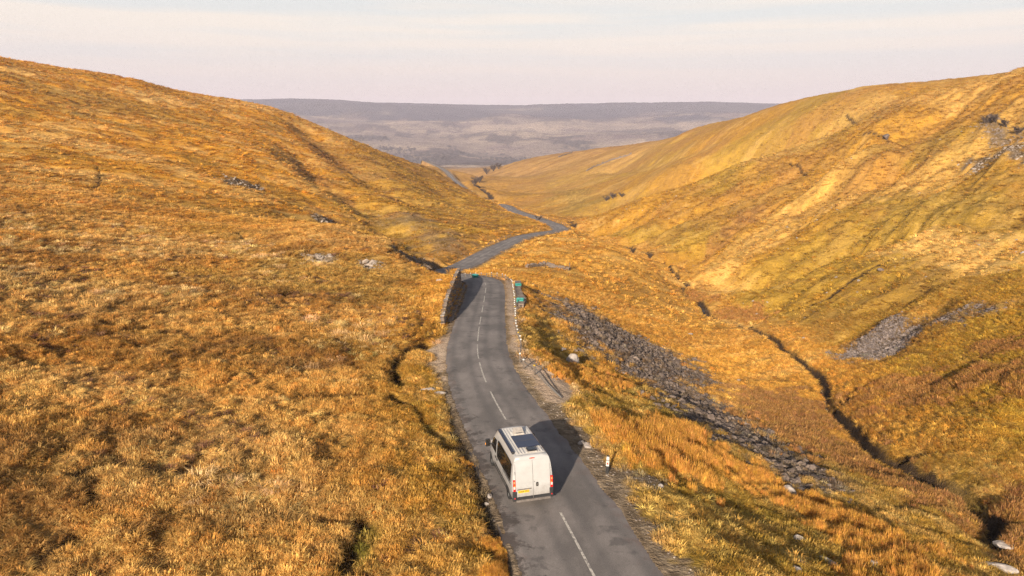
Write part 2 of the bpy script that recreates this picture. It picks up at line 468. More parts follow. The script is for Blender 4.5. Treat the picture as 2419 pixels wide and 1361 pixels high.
RUSH = [area([(1400, 1028), (1440, 1015), (1520, 1010), (1600, 1022), (1660, 1052), (1645, 1070), (1662, 1110), (1650, 1140), (1590, 1132), (1500, 1092), (1430, 1072), (1395, 1042)], 0.028, 0.07, 12),
        area([(1650, 1065), (1720, 1085), (1800, 1120), (1822, 1150), (1760, 1150), (1690, 1115)], 0.028, 0.07, 13),
        area([(1300, 872), (1345, 868), (1430, 876), (1482, 915), (1450, 930), (1400, 912), (1350, 922), (1310, 892)], 0.028, 0.07, 14),
        area([(1850, 1188), (1920, 1190), (2000, 1230), (2052, 1262), (1980, 1272), (1900, 1232)], 0.028, 0.07, 15),
        area([(2030, 1300), (2110, 1278), (2180, 1300), (2195, 1361), (2050, 1361)], 0.028, 0.07, 16),
        area([(1160, 1250), (1186, 1255), (1226, 1370), (1170, 1370)], 0.008, 0.02, 17),
        area([(1090, 1075), (1108, 1078), (1136, 1120), (1120, 1130)], 0.006, 0.012, 18)]
RUSH = [q * sstep(1.0, 1.7, np.where(Dr > 0, Dr - vr_k, -Dr - vl_k) - HW) for q in RUSH]
rush = np.clip(sum(RUSH), 0, 1)
BROWN = [area([(1745, 922), (1850, 930), (1925, 962), (1985, 1025), (2050, 1085), (2150, 1150), (2250, 1185), (2330, 1232), (2400, 1310), (2330, 1265), (2230, 1205), (2100, 1152), (2000, 1112), (1900, 1062), (1800, 1002), (1740, 952)], 0.035, 0.09, 20),
         area([(2000, 962), (2080, 902), (2200, 880), (2419, 850), (2419, 912), (2250, 930), (2200, 958), (2050, 980)], 0.035, 0.09, 21),
         area([(2300, 1180), (2419, 1200), (2419, 1361), (2385, 1300)], 0.035, 0.09, 22),
         area([(2320, 802), (2419, 770), (2440, 800), (2340, 832)], 0.015, 0.03, 23),
         area([(1700, 732), (1800, 710), (1832, 720), (1790, 748), (1720, 750)], 0.012, 0.03, 24),
         area([(1615, 680), (1660, 665), (1720, 690), (1700, 712), (1625, 705)], 0.012, 0.03, 25),
         area([(715, 295), (760, 325), (835, 382), (800, 388), (735, 340)], 0.015, 0.03, 26),  # dark heather, deepened to paint in the left flank's shade
         area([(690, 358), (760, 400), (850, 458), (885, 472), (820, 455), (715, 388)], 0.010, 0.02, 27),  # brown shade painted down the flank crease
         area([(730, 470), (800, 505), (860, 545), (830, 535), (750, 495)], 0.010, 0.02, 28),  # more painted flank shade, lower down the crease
         area([(1765, 480), (1810, 455), (1760, 520), (1640, 600), (1700, 530)], 0.012, 0.03, 29)]
BROWN = [q * sstep(1.0, 1.9, np.abs(Ds) / bw) for q in BROWN]
brown = np.clip(sum(BROWN), 0, 1)
straw = np.clip(area([(2050, 590), (2200, 572), (2419, 545), (2419, 625), (2250, 640), (2100, 622)], 0.03, 0.05, 30) + area([(1590, 655), (1700, 645), (1860, 640), (1700, 668)], 0.02, 0.03, 31)
                + area([(1690, 745), (1745, 738), (1770, 765), (1720, 770)], 0.01, 0.02, 32), 0, 1)
olive = np.clip(area([(1225, 735), (1300, 770), (1400, 850), (1520, 920), (1700, 1030), (1640, 1030), (1480, 960), (1330, 900), (1245, 850)], 0.03, 0.06, 33)
                + area([(1480, 1150), (1600, 1140), (1800, 1140), (1900, 1230), (2050, 1361), (1560, 1361)], 0.03, 0.06, 34) * 0.8
                + area([(2050, 460), (2419, 430), (2419, 545), (2100, 575)], 0.04, 0.08, 35) * 0.55
                + area([(1300, 455), (1400, 445), (1420, 480), (1320, 490)], 0.02, 0.04, 36) * 0.7
                + area([(780, 420), (900, 480), (1000, 520), (930, 520), (800, 470)], 0.02, 0.04, 37) * 0.5
                + area([(2200, 1100), (2419, 1050), (2419, 1180), (2300, 1180)], 0.03, 0.05, 38) * 0.5, 0, 1)
moss = area([(845, 1215), (885, 1230), (900, 1270), (860, 1330), (810, 1361), (770, 1361), (835, 1290)], 0.008, 0.012, 39)
# ---- bare ground: lay-by, fence verge, gravel edges
grav = np.clip(area([(1000, 812), (1065, 775), (1075, 800), (1060, 870), (1050, 900), (1022, 860)], 0.006, 0.012, 40)
               + area([(1222, 840), (1256, 864), (1298, 896), (1372, 944), (1322, 974), (1292, 964), (1262, 928), (1228, 885)], 0.005, 0.010, 41)
               + area([(1192, 660), (1204, 660), (1232, 722), (1222, 760), (1230, 850), (1205, 850), (1195, 700)], 0.004, 0.006, 42), 0, 1)
vr = np.interp(Yf, [0, 20, 36, 44, 50, 60, 110, 150], [0.95, 0.95, 1.25, 1.8, 1.2, 0.8, 0.5, 0.7])
vl = np.interp(Yf, [0, 20, 36, 44, 50, 60, 110, 150], [0.9, 0.8, 0.5, 0.5, 0.7, 0.6, 0.4, 0.6])
fray = (fbm(Xg / 0.8, Yg / 0.8, 44, 3, 0.6) - 0.5) * 2.2
verge = (Yf < 846) * np.where(Dr > 0, sstep(0.35, -0.35, Dr - HW - vr + fray * 0.8), sstep(0.3, -0.3, -Dr - HW - vl + fray * 0.45))
tongue = area([(1425, 1120), (1470, 1130), (1580, 1165), (1560, 1180), (1480, 1160), (1440, 1180)], 0.006, 0.02, 45)
darkg = np.clip(verge + tongue, 0, 1) * (1 - grav)
bed = np.clip(sstep(1.35, 0.75, np.abs(Ds - 0.25 * bw) / (bw * 1.25) + 0.6 * (fbm(Xg / 1.1, Yg / 1.1, 46, 2) - .5)) * (Yg < 900) * (.45 + .55 * sstep(.30, .48, fbm(Xg / 7, Yg / 7, 146, 2) + .06)), 0, 1)
# ---- ditches, hags and cracks in the peat
peat = np.zeros(Xg.shape)
for px, wd, dp in ([(1006, 794), (952, 832), (930, 868), (939, 906)], 0.5, 1.1), ([(926, 932), (975, 960), (1010, 1000), (1064, 1058)], 0.38, 0.9), ([(355, 796), (395, 790), (430, 794)], 0.45, 0.7), ([(265, 832), (285, 832)], 0.4, 0.6), \
        ([(230, 398), (236, 420), (226, 446)], 0.28, 0.35), ([(548, 548), (590, 572), (650, 594)], 0.4, 0.5), ([(1868, 376), (1910, 392)], 0.7, 0.9), ([(2112, 632), (2060, 650), (1960, 700), (1850, 730)], 0.55, 0.8), \
        ([(2110, 890), (2050, 915), (1995, 945), (1950, 962)], 0.8, 1.0), ([(1795, 885), (1852, 900)], 0.35, 0.4), ([(675, 362), (715, 372)], 0.7, 0.9), ([(700, 935), (830, 935), (926, 932)], 0.3, 0.35), \
        ([(852, 1214), (830, 1290), (800, 1361)], 0.4, 0.5), ([(210, 1185), (222, 1130)], 0.35, 0.5), ([(70, 1110), (110, 1095)], 0.3, 0.4), ([(170, 1120), (215, 1108)], 0.3, 0.4), ([(90, 1320), (160, 1260), (185, 1235)], 0.4, 0.45), \
        ([(40, 850), (100, 870), (200, 862)], 0.4, 0.35), ([(2130, 1075), (2190, 1080)], 0.6, 0.6), ([(2040, 330), (2110, 322)], 0.8, 0.8), ([(1900, 905), (1932, 920)], 0.5, 0.6), ([(2000, 270), (2090, 278)], 0.9, 0.8), ([(1240, 632), (1350, 640)], 0.3, 0.3):
    d = line_dist(px)
    k = np.exp(-(d / wd) ** 2)
    Zg = Zg - k * dp * np.minimum(1, 0.35 + 0.9 * fbm(Xg / 1.5, Yg / 1.5, 47, 2))
    peat = np.maximum(peat, sstep(1.25, 0.5, d / wd) * 0.95)
for px, wd, dp in ([(1395, 495), (1480, 458), (1600, 424), (1700, 400), (1850, 350), (1965, 312)], 15, 8.0), ([(1620, 640), (1800, 625), (2050, 570), (2200, 552), (2419, 515)], 6, 3.0), ([(1500, 560), (1600, 510), (1720, 460)], 7, 3.2), ([(1450, 400), (1550, 385), (1650, 350)], 14, 5.0), ([(2100, 420), (1950, 470), (1780, 540), (1680, 600)], 7, 3.6), ([(2419, 560), (2250, 650), (2000, 770)], 4, 2.0), ([(692, 348), (740, 398), (830, 455), (900, 508), (965, 560)], 10.0, 5.0), ([(718, 292), (780, 345), (842, 392), (900, 440)], 13.0, 6.0), ([(740, 470), (800, 505), (870, 550)], 6.0, 1.5), ([(1000, 420), (1060, 470), (1130, 510)], 6, 1.5), ([(1760, 470), (1690, 540), (1640, 600)], 6, 2.0), ([(2200, 480), (2000, 560), (1850, 640)], 6, 1.6), ([(2419, 640), (2200, 720), (2080, 850)], 4, 1.5):
    P_ = np.array([ground(u, v, Zbase)[:2] for u, v in px]); mm = (Xg > P_[:, 0].min() - 30) & (Xg < P_[:, 0].max() + 30) & (Yg > P_[:, 1].min() - 30) & (Yg < P_[:, 1].max() + 30)
    x = Xg[mm] + (fbm(Xg[mm] / 14, Yg[mm] / 14, 161, 3) - .5) * 9; y = Yg[mm]; d = np.full(x.shape, 1e3)
    for a, b in zip(P_[:-1], P_[1:]):
        ab = b - a; t = np.clip(((x - a[0]) * ab[0] + (y - a[1]) * ab[1]) / ((ab ** 2).sum() + 1e-9), 0, 1)
        d = np.minimum(d, np.hypot(x - a[0] - t * ab[0], y - a[1] - t * ab[1]))
    Zg[mm] -= dp * np.exp(-(d / wd) ** 2)
# stony ground is lumpy
Zg = Zg - SCREE[0] * 0.25 + scree * (fbm(Xg / 0.9, Yg / 0.9, 48, 2, 0.7) - 0.5) * 0.45 + crag * (fbm(Xg / 2.2, Yg / 2.2, 49, 3, 0.7) - 0.55) * 1.9
Zg = Zg - CRAG[0] * 1.6
Zg = Zg + rush * 0.12

# ------------------------------------------------------------------ ground colour (what grows there, plus shade painted on the left flank)
def C(*c):
    return np.array(c, np.float32)
def lerp(a, b, k):
    k = np.asarray(k, np.float32)[..., None]
    return a * (1 - k) + b * k
n1 = fbm(lu / 26, lv / 6.5, 81, 5, 0.6)
n2 = fbm(Xg / 2.3, Yg / 2.3, 82, 3, 0.6)
n3 = fbm(ru / 26, rv / 4.0, 83, 6, 0.66)
n4 = fbm(Xg / 60, Yg / 60, 84, 3)
n5 = fbm(Xg / 9, Yg / 9, 85, 3)
GOLD = C(0.41, 0.195, 0.035); TAN = C(0.42, 0.245, 0.078); RUST = C(0.30, 0.152, 0.042); STRAW = C(0.55, 0.34, 0.115); OLIVE = C(0.21, 0.145, 0.028); DULL = C(0.20, 0.115, 0.05)
colr = np.broadcast_to(GOLD, Xg.shape + (3,)).astype(np.float32).copy()
kl = left_m * (1 - right_m)
lf = sstep(70, 190, Yg)
left_c = lerp(lerp(TAN, RUST, sstep(0.45, 0.72, n5)), lerp(C(0.46, 0.225, 0.030), C(0.35, 0.155, 0.020), sstep(0.4, 0.62, n1)), lf)
n6 = fbm(Xg / 3.4, Yg / 3.4, 121, 4, 0.6); n7 = fbm(Xg / 14, Yg / 11, 122, 4, 0.55)
left_c = lerp(left_c, STRAW, sstep(0.52, 0.68, n1) * (0.5 + 0.15 * lf))
left_c = lerp(left_c, C(0.48, 0.29, 0.11), sstep(0.54, 0.72, n6) * (1 - lf) * 0.55)
left_c = lerp(left_c, C(0.20, 0.105, 0.045), sstep(0.46, 0.32, n6) * (1 - lf) * 0.6)
left_c = lerp(left_c, C(0.42, 0.21, 0.05), sstep(0.50, 0.66, n7) * (1 - lf) * 0.5)
n8 = fbm(Xg / 24, Yg / 16, 123, 4, 0.55)
left_c = lerp(left_c, C(0.25, 0.165, 0.045), sstep(0.55, 0.68, n8) * 0.45)
left_c = lerp(left_c, C(0.52, 0.34, 0.14), sstep(0.44, 0.33, n8) * 0.45)
left_c = lerp(left_c, C(0.15, 0.08, 0.03), sstep(0.48, 0.30, n2 * 0.5 + n1 * 0.5) * 0.42)
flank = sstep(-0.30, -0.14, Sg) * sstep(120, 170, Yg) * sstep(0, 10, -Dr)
left_c = lerp(left_c, lerp(C(0.31, 0.185, 0.038), C(0.19, 0.10, 0.030), sstep(0.42, 0.62, n1)), flank * 0.75)  # olive-brown flank cover with its dark shade painted in
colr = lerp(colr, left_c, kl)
right_c = lerp(C(0.385, 0.205, 0.031), C(0.28, 0.142, 0.021), sstep(0.40, 0.60, n3))
right_c = lerp(right_c, STRAW, sstep(0.54, 0.72, n3) * 0.5)
right_c = lerp(right_c, C(0.30, 0.205, 0.036), sstep(0.48, 0.66, n4) * 0.5)
right_c = lerp(right_c, C(0.50, 0.31, 0.10), sstep(0.46, 0.36, fbm(ru / 70, rv / 30, 141, 4)) * 0.55)
right_c = lerp(right_c, C(0.24, 0.135, 0.035), sstep(0.55, 0.66, fbm(ru / 45, rv / 20, 142, 4, .6)) * 0.5)
right_c = lerp(right_c, RUST, sstep(0.56, 0.72, fbm(ru / 40, rv / 13, 86, 4)) * 0.55)
right_c = lerp(right_c, C(0.17, 0.09, 0.03), sstep(0.47, 0.30, n2 * 0.5 + n3 * 0.5) * 0.5)
colr = lerp(colr, right_c, right_m)
mid = (1 - right_m) * (1 - kl)
mid_c = lerp(C(0.43, 0.23, 0.05), RUST, sstep(0.52, 0.72, n1) * 0.5)
mid_c = lerp(mid_c, STRAW, sstep(0.5, 0.7, n3) * 0.5)
mid_c = lerp(mid_c, lerp(C(0.22, 0.145, 0.032), C(0.42, 0.28, 0.10), sstep(.42, .62, fbm(Xg / 1.5, Yg / 1.5, 131, 3, .6))), sstep(75, 50, Yg) * 0.75)
colr = lerp(colr, mid_c, mid)
colr = lerp(colr, lerp(C(0.17, 0.115, 0.022), C(0.36, 0.24, 0.075), sstep(0.4, 0.64, fbm(Xg / 1.3, Yg / 1.3, 132, 3, .6))), olive * 0.8)
colr = lerp(colr, lerp(C(0.56, 0.35, 0.125), STRAW, n5), straw * 0.75)
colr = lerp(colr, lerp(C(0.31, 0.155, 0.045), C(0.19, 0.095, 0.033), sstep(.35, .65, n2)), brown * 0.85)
colr = lerp(colr, C(0.34, 0.16, 0.03), rush * 0.8)
colr = lerp(colr, C(0.10, 0.10, 0.012), moss * 0.8)
rockc = lerp(C(0.075, 0.060, 0.054), C(0.15, 0.12, 0.105), sstep(0.35, 0.65, fbm(Xg / 0.7, Yg / 0.7, 87, 2)))
colr = lerp(colr, rockc, scree * 0.9)
colr = lerp(colr, lerp(C(0.09, 0.06, 0.035), rockc, sstep(.4, .6, n2)), crag * 0.85)
far_near = sstep(520, 900, Yg) * (1 - far_m)
colr = lerp(colr, lerp(C(0.36, 0.21, 0.08), C(0.24, 0.13, 0.05), sstep(0.4, 0.62, n1)), far_near * 0.8)
fa = fbm(Xg / 520, Yg / 210, 88, 5, 0.55)
far_c = lerp(C(0.22, 0.17, 0.135), C(0.32, 0.245, 0.18), sstep(0.42, 0.6, fa))
far_c = lerp(far_c, C(0.12, 0.085, 0.085), sstep(0.54, 0.62, fbm(Xg / 420, Yg / 90, 188, 6, 0.66)) * 0.7)
far_c = lerp(far_c, C(0.075, 0.062, 0.055), sstep(0.54, 0.62, fbm(Xg / 260, Yg / 170, 89, 6, 0.64)) * 0.85)
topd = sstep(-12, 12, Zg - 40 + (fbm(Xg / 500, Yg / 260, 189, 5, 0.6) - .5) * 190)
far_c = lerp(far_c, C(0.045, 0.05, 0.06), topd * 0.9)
WOODS = [area([(885, 352), (960, 350), (1010, 362), (1060, 378), (1040, 388), (960, 382), (910, 372)], 0.006, 0.05, 90, 2200), area([(1085, 352), (1130, 350), (1190, 362), (1245, 375), (1200, 386), (1140, 376)], 0.006, 0.05, 91, 2200),
         area([(820, 322), (900, 322), (895, 332), (830, 334)], 0.008, 0.03, 92, 2200), area([(1330, 336), (1380, 332), (1405, 345), (1380, 350)], 0.008, 0.03, 93, 2200)]
wood = np.clip(sum(WOODS), 0, 1)
far_c = lerp(far_c, C(0.04, 0.045, 0.035), wood * 0.35)
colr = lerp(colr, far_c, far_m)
colr = lerp(colr, C(0.035, 0.022, 0.014), peat)
colr = lerp(colr, C(0.05, 0.033, 0.022), np.clip(bed, 0, 1))
colr = lerp(colr, lerp(C(0.44, 0.34, 0.28), C(0.37, 0.27, 0.215), n2), grav)
colr = lerp(colr, lerp(C(0.13, 0.10, 0.083), C(0.21, 0.165, 0.135), sstep(.4, .6, fbm(Xg / .5, Yg / .5, 94, 2))), darkg * 0.92)
colr = lerp(colr, C(0.03, 0.024, 0.02), np.clip(gut * 1.2, 0, 1))
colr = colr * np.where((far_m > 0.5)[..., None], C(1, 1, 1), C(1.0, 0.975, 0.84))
grassy = np.clip(1 - scree * 0.9 - crag * 0.8 - grav * 1.3 - darkg * 1.2 - peat * 0.6 - bed, 0, 1) * ((np.abs(Dr) > HW + 0.1) | (Yg > 846))

def grid_mesh(name, X, Y, Z):
    nj, ni = X.shape
    co = np.stack([X, Y, Z], -1).reshape(-1, 3).astype(np.float32)
    idx = np.arange(nj * ni).reshape(nj, ni)
    q = np.stack([idx[:-1, :-1], idx[:-1, 1:], idx[1:, 1:], idx[1:, :-1]], -1).reshape(-1, 4).astype(np.int32)
    me = bpy.data.meshes.new(name)
    me.vertices.add(len(co)); me.vertices.foreach_set('co', co.ravel())
    me.loops.add(q.size); me.loops.foreach_set('vertex_index', q.ravel())
    me.polygons.add(len(q)); me.polygons.foreach_set('loop_start', np.arange(0, q.size, 4, dtype=np.int32))
    me.polygons.foreach_set('loop_total', np.full(len(q), 4, np.int32))
    me.update()
    me.shade_smooth()
    return me
def add_attr(me, name, arr):
    a = me.attributes.new(name, 'FLOAT_COLOR', 'POINT')
    c4 = np.ones((len(arr), 4), np.float32); c4[:, :3] = arr
    a.data.foreach_set('color', c4.ravel())

def ground_mat(name, scales, bump, bdist):
    m, t, p = mat(name)
    at_ = t.nodes.new("ShaderNodeAttribute"); at_.attribute_name = "cover"
    geo_ = t.nodes.new("ShaderNodeNewGeometry")
    cur = at_.outputs['Color']
    hsum = None
    for k, (sx, sy_, sz, rz, lo, hi, det) in enumerate(scales):
        mp_ = t.nodes.new("ShaderNodeMapping")
        mp_.inputs['Scale'].default_value = (sx, sy_, sz); mp_.inputs['Rotation'].default_value = (0, 0, rz)
        t.links.new(geo_.outputs['Position'], mp_.inputs[0])
        nn = t.nodes.new("ShaderNodeTexNoise"); nn.inputs['Scale'].default_value = 1.0; nn.inputs['Detail'].default_value = det; nn.inputs['Roughness'].default_value = 0.62
        t.links.new(mp_.outputs[0], nn.inputs[0])
        mr = t.nodes.new("ShaderNodeMapRange"); mr.inputs[1].default_value = 0.32; mr.inputs[2].default_value = 0.68; mr.inputs[3].default_value = lo; mr.inputs[4].default_value = hi
        t.links.new(nn.outputs[0], mr.inputs[0])
        ml = t.nodes.new("ShaderNodeVectorMath"); ml.operation = 'SCALE'
        t.links.new(cur, ml.inputs[0]); t.links.new(mr.outputs[0], ml.inputs['Scale'])
        cur = ml.outputs[0]
        if k == 0:
            hsum = nn.outputs[0]
        elif k == 1:
            ad = t.nodes.new("ShaderNodeMath"); ad.operation = 'ADD'
            t.links.new(hsum, ad.inputs[0]); t.links.new(nn.outputs[0], ad.inputs[1]); hsum = ad.outputs[0]
    t.links.new(cur, p.inputs['Base Color'])
    p.inputs['Roughness'].default_value = 1.0
    p.inputs['Specular IOR Level'].default_value = 0.05
    b = t.nodes.new("ShaderNodeBump"); b.inputs['Strength'].default_value = bump; b.inputs['Distance'].default_value = bdist
    t.links.new(hsum, b.inputs['Height']); t.links.new(b.outputs[0], p.inputs['Normal'])
    return m
M_moor = ground_mat("moor_ground", [(1.5, 3.2, 2.0, R(-20), 0.72, 1.28, 6), (5.0, 6.0, 5.0, 0, 0.75, 1.25, 4), (0.14, 0.5, 0.3, R(-25), 0.84, 1.16, 5)], 0.8, 0.35)
M_far = ground_mat("far_ground", [(0.02, 0.05, 0.02, 0, 0.75, 1.25, 6), (0.09, 0.12, 0.09, 0.3, 0.6, 1.4, 5)], 1.0, 16.0)
jf = int(np.searchsorted(T1, math.log(1550 + YC)))
def terrain(name, j0, j1, m):
    me = grid_mesh(name, Xg[j0:j1], Yg[j0:j1], Zg[j0:j1])
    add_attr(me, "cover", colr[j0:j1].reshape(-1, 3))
    me.materials.append(m)
    o = bpy.data.objects.new(name, me); COL.objects.link(o)
    o["kind"] = "structure"
    return o
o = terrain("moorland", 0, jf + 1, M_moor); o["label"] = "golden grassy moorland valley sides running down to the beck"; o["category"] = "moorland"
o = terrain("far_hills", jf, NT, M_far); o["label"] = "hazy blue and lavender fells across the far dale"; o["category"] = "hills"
ZG = Zg
def gz(x, y):
    return float(lookup(ZG, x, y))
def spot(u, v, ymin=0):
    return ground(u, v, ZG, ymin)

# ------------------------------------------------------------------ road
def tag(o, label, cat, group=None, kind=None):
    o["label"] = label; o["category"] = cat
    if group: o["group"] = group
    if kind: o["kind"] = kind
    return o
def link(name, me, m=None, parent=None):
    if m is not None and len(me.materials) == 0:
        me.materials.append(m)
    o = bpy.data.objects.new(name, me); COL.objects.link(o)
    if parent is not None: o.parent = parent
    return o
m, t, p = mat("asphalt")
uvn = t.nodes.new("ShaderNodeUVMap"); uvn.uv_map = "lane"
sepu = t.nodes.new("ShaderNodeSeparateXYZ"); t.links.new(uvn.outputs[0], sepu.inputs[0])
g_ = t.nodes.new("ShaderNodeNewGeometry")
def tnoise(t, src, scale, det=5, rough=0.6, sc3=None):
    s0 = src
    if sc3:
        mp_ = t.nodes.new("ShaderNodeMapping"); mp_.inputs['Scale'].default_value = sc3; t.links.new(src, mp_.inputs[0]); s0 = mp_.outputs[0]
    n_ = t.nodes.new("ShaderNodeTexNoise"); n_.inputs['Scale'].default_value = scale; n_.inputs['Detail'].default_value = det; n_.inputs['Roughness'].default_value = rough
    t.links.new(s0, n_.inputs[0]); return n_.outputs[0]
def trange(t, src, a, b, c, d, smoothit=False):
    r_ = t.nodes.new("ShaderNodeMapRange")
    if smoothit: r_.interpolation_type = 'SMOOTHSTEP'
    for i_, q_ in enumerate((a, b, c, d)): r_.inputs[1 + i_].default_value = q_
    t.links.new(src, r_.inputs[0]); return r_.outputs[0]
def tmath(t, op, a, b=None):
    n_ = t.nodes.new("ShaderNodeMath"); n_.operation = op
    for i_, q_ in enumerate((a, b)):
        if q_ is None: continue
        if isinstance(q_, (int, float)): n_.inputs[i_].default_value = q_
        else: t.links.new(q_, n_.inputs[i_])
    return n_.outputs[0]
def tmix(t, f_, a, b):
    n_ = t.nodes.new("ShaderNodeMix"); n_.data_type = 'RGBA'
    if isinstance(f_, (int, float)): n_.inputs['Factor'].default_value = f_
    else: t.links.new(f_, n_.inputs['Factor'])
    for key, q_ in (('A', a), ('B', b)):
        if isinstance(q_, tuple): n_.inputs[key].default_value = (*q_, 1)
        else: t.links.new(q_, n_.inputs[key])
    return n_.outputs['Result']
pos = g_.outputs['Position']
lat = sepu.outputs[0]
track = tmath(t, 'ABSOLUTE', tmath(t, 'SUBTRACT', tmath(t, 'ABSOLUTE', lat), 1.5))        # distance from a lane's middle
trk = trange(t, tmath(t, 'ABSOLUTE', tmath(t, 'SUBTRACT', track, 0.72)), 0.0, 0.45, 1.0, 0.0, True)
base = tmix(t, trange(t, tnoise(t, pos, 1.0, 6, 0.6, (0.5, 0.25, 0.5)), 0.38, 0.62, 0, 1), (0.118, 0.104, 0.095), (0.198, 0.172, 0.156))
base = tmix(t, tmath(t, 'MULTIPLY', trk, 0.45), base, (0.085, 0.077, 0.073))
patch = trange(t, tnoise(t, pos, 0.55, 4, 0.7), 0.58, 0.66, 0, 1)
base = tmix(t, tmath(t, 'MULTIPLY', patch, 0.55), base, (0.06, 0.054, 0.052))
edge = trange(t, tmath(t, 'ADD', tmath(t, 'ABSOLUTE', lat), trange(t, tnoise(t, pos, 1.2, 5, 0.7), 0.3, 0.7, -0.9, 0.9)), 2.35, 3.3, 0, 1)
base = tmix(t, tmath(t, 'MULTIPLY', edge, 0.65), base, (0.14, 0.10, 0.085))
mud = tmath(t, 'MULTIPLY', trange(t, tmath(t, 'ADD', lat, trange(t, tnoise(t, pos, 0.9, 6, 0.75), 0.3, 0.7, -1.1, 1.1)), -2.2, -2.7, 0, 1), trange(t, sepu.outputs[1], 58, 40, 0, 1))
base = tmix(t, tmath(t, 'MULTIPLY', mud, 0.8), base, (0.04, 0.032, 0.028))
grain = trange(t, tnoise(t, pos, 28, 3, 0.8), 0.3, 0.7, 0.70, 1.30)
sc_n = t.nodes.new("ShaderNodeVectorMath"); sc_n.operation = 'SCALE'
t.links.new(base, sc_n.inputs[0]); t.links.new(grain, sc_n.inputs['Scale'])
t.links.new(sc_n.outputs[0], p.inputs['Base Color'])
p.inputs['Roughness'].default_value = 0.88
p.inputs['Specular IOR Level'].default_value = 0.3
bp = t.nodes.new("ShaderNodeBump"); bp.inputs['Strength'].default_value = 0.35; bp.inputs['Distance'].default_value = 0.02
t.links.new(tnoise(t, pos, 30, 3, 0.8), bp.inputs['Height']); t.links.new(bp.outputs[0], p.inputs['Normal'])
M_road = m

arc_y = np.arange(-26, 843, 0.5)
ax, az, ad = road_at(arc_y)
arc = np.concatenate([[0], np.cumsum(np.sqrt(np.diff(ax) ** 2 + np.diff(arc_y) ** 2 + np.diff(az) ** 2))])
arc -= np.interp(0, arc_y, arc)                       # metres along the road from abreast of the camera
def road_point(sv, lat_, dz=0.0):
    """a point on the road surface: sv metres along, lat_ metres right of the centre"""
    Y = float(np.interp(sv, arc, arc_y)); x, z, d = road_at(Y); n = math.hypot(1, d)
    return Vector((x + lat_ / n, Y - lat_ * d / n, z + dz + 0.05 * (1 - (lat_ / HW) ** 2)))
def arc_of_Y(Y):
    return float(np.interp(Y, arc_y, arc))
NL = 12
sgrid = np.concatenate([np.arange(arc[0], 130, 0.4), np.arange(130, 420, 1.0), np.arange(420, arc[-1], 3.0)])
lat_n = np.linspace(-1, 1, NL + 1)
Yr_ = np.interp(sgrid, arc, arc_y); xr_, zr_, dr_ = road_at(Yr_); nr_ = np.sqrt(1 + dr_ ** 2)
hw_ = HW * np.interp(Yr_, [430, 520], [1.0, 0.68])
lw = hw_ + 0.22 * (fbm(sgrid / 1.1, sgrid * 0 + 1, 95, 3, .6) - .5) * 2; rw = hw_ + 0.25 * (fbm(sgrid / 1.3, sgrid * 0 + 9, 96, 3, .6) - .5) * 2
LT = np.where(lat_n[None] < 0, lat_n[None] * lw[:, None], lat_n[None] * rw[:, None])
RX = xr_[:, None] + LT / nr_[:, None]; RY = Yr_[:, None] - LT * (dr_ / nr_)[:, None]
RZ = zr_[:, None] + 0.05 * (1 - lat_n[None] ** 2) + 0.0 * LT
RZ[:, 0] -= 0.10; RZ[:, -1] -= 0.10
me = grid_mesh("road", RX, RY, RZ)
uv = me.uv_layers.new(name="lane")
li = np.empty(len(me.loops), np.int32); me.loops.foreach_get('vertex_index', li)
uvv = np.stack([LT.ravel(), np.repeat(sgrid, NL + 1)], 1).astype(np.float32)[li]
uv.data.foreach_set('uv', uvv.ravel())
road = link("road", me, M_road)
tag(road, "worn grey tarmac lane winding down the valley", "road", kind="structure")
# centre line dashes, worn
mp_, t, p = mat("road_paint")
g_ = t.nodes.new("ShaderNodeNewGeometry")
wn = tnoise(t, g_.outputs['Position'], 7, 5, 0.75)
t.links.new(tmix(t, trange(t, wn, 0.40, 0.56, 0, 1), (0.15, 0.132, 0.12), (0.46, 0.42, 0.36)), p.inputs['Base Color'])
p.inputs['Roughness'].default_value = 0.8
M_paint = mp_
def strip(s0, s1, l0, l1, lift=0.006, n=None, taper=None):
    n = n or max(2, int((s1 - s0) / 0.35))
    vv = []
    for k in range(n + 1):
        sv = s0 + (s1 - s0) * k / n
        for l in (l0, l1):
            q = road_point(sv, l, lift); vv.append(tuple(q))
    me_ = bpy.data.meshes.new("line_dash")
    me_.from_pydata(vv, [], [(2 * k, 2 * k + 1, 2 * k + 3, 2 * k + 2) for k in range(n)])
    return me_
def s_of_v(v):
    """metres along the road of the spot where the centre line is seen at height v"""
    vv = []
    ss = np.linspace(10, 115, 1200)
    for q in ss:
        P_ = road_point(q, 0); d = P_.y * CP - (P_.z - CAMZ) * SP; vv.append(PHH / 2 - FPX * (P_.y * SP + (P_.z - CAMZ) * CP) / d)
    return float(np.interp(-v, -np.array(vv), ss))
for v0, v1 in ((1372, 1210), (1100, 1056), (992, 925), (903, 856), (848, 814), (806, 772), (766, 748), (738, 722), (714, 699), (692, 680), (674, 668)):
    a_, b_ = s_of_v(v0), s_of_v(v1)
    link("line_dash", strip(a_, b_, -0.05, 0.06), M_paint, road)
for k in range(9):
    s0 = arc_of_Y(160) + k * 7.5
    link("line_dash", strip(s0, s0 + 3.5, -0.05, 0.05, 0.01), M_paint, road)
for k in range(6):
    s0 = arc_of_Y(352) + k * 9
    link("line_dash", strip(s0, s0 + 5, -0.09, 0.09, 0.02), M_paint, road)
for k in range(14):
    s0 = arc_of_Y(545) + k * 14
    link("line_dash", strip(s0, s0 + 8, -0.14, 0.14, 0.03), M_paint, road)
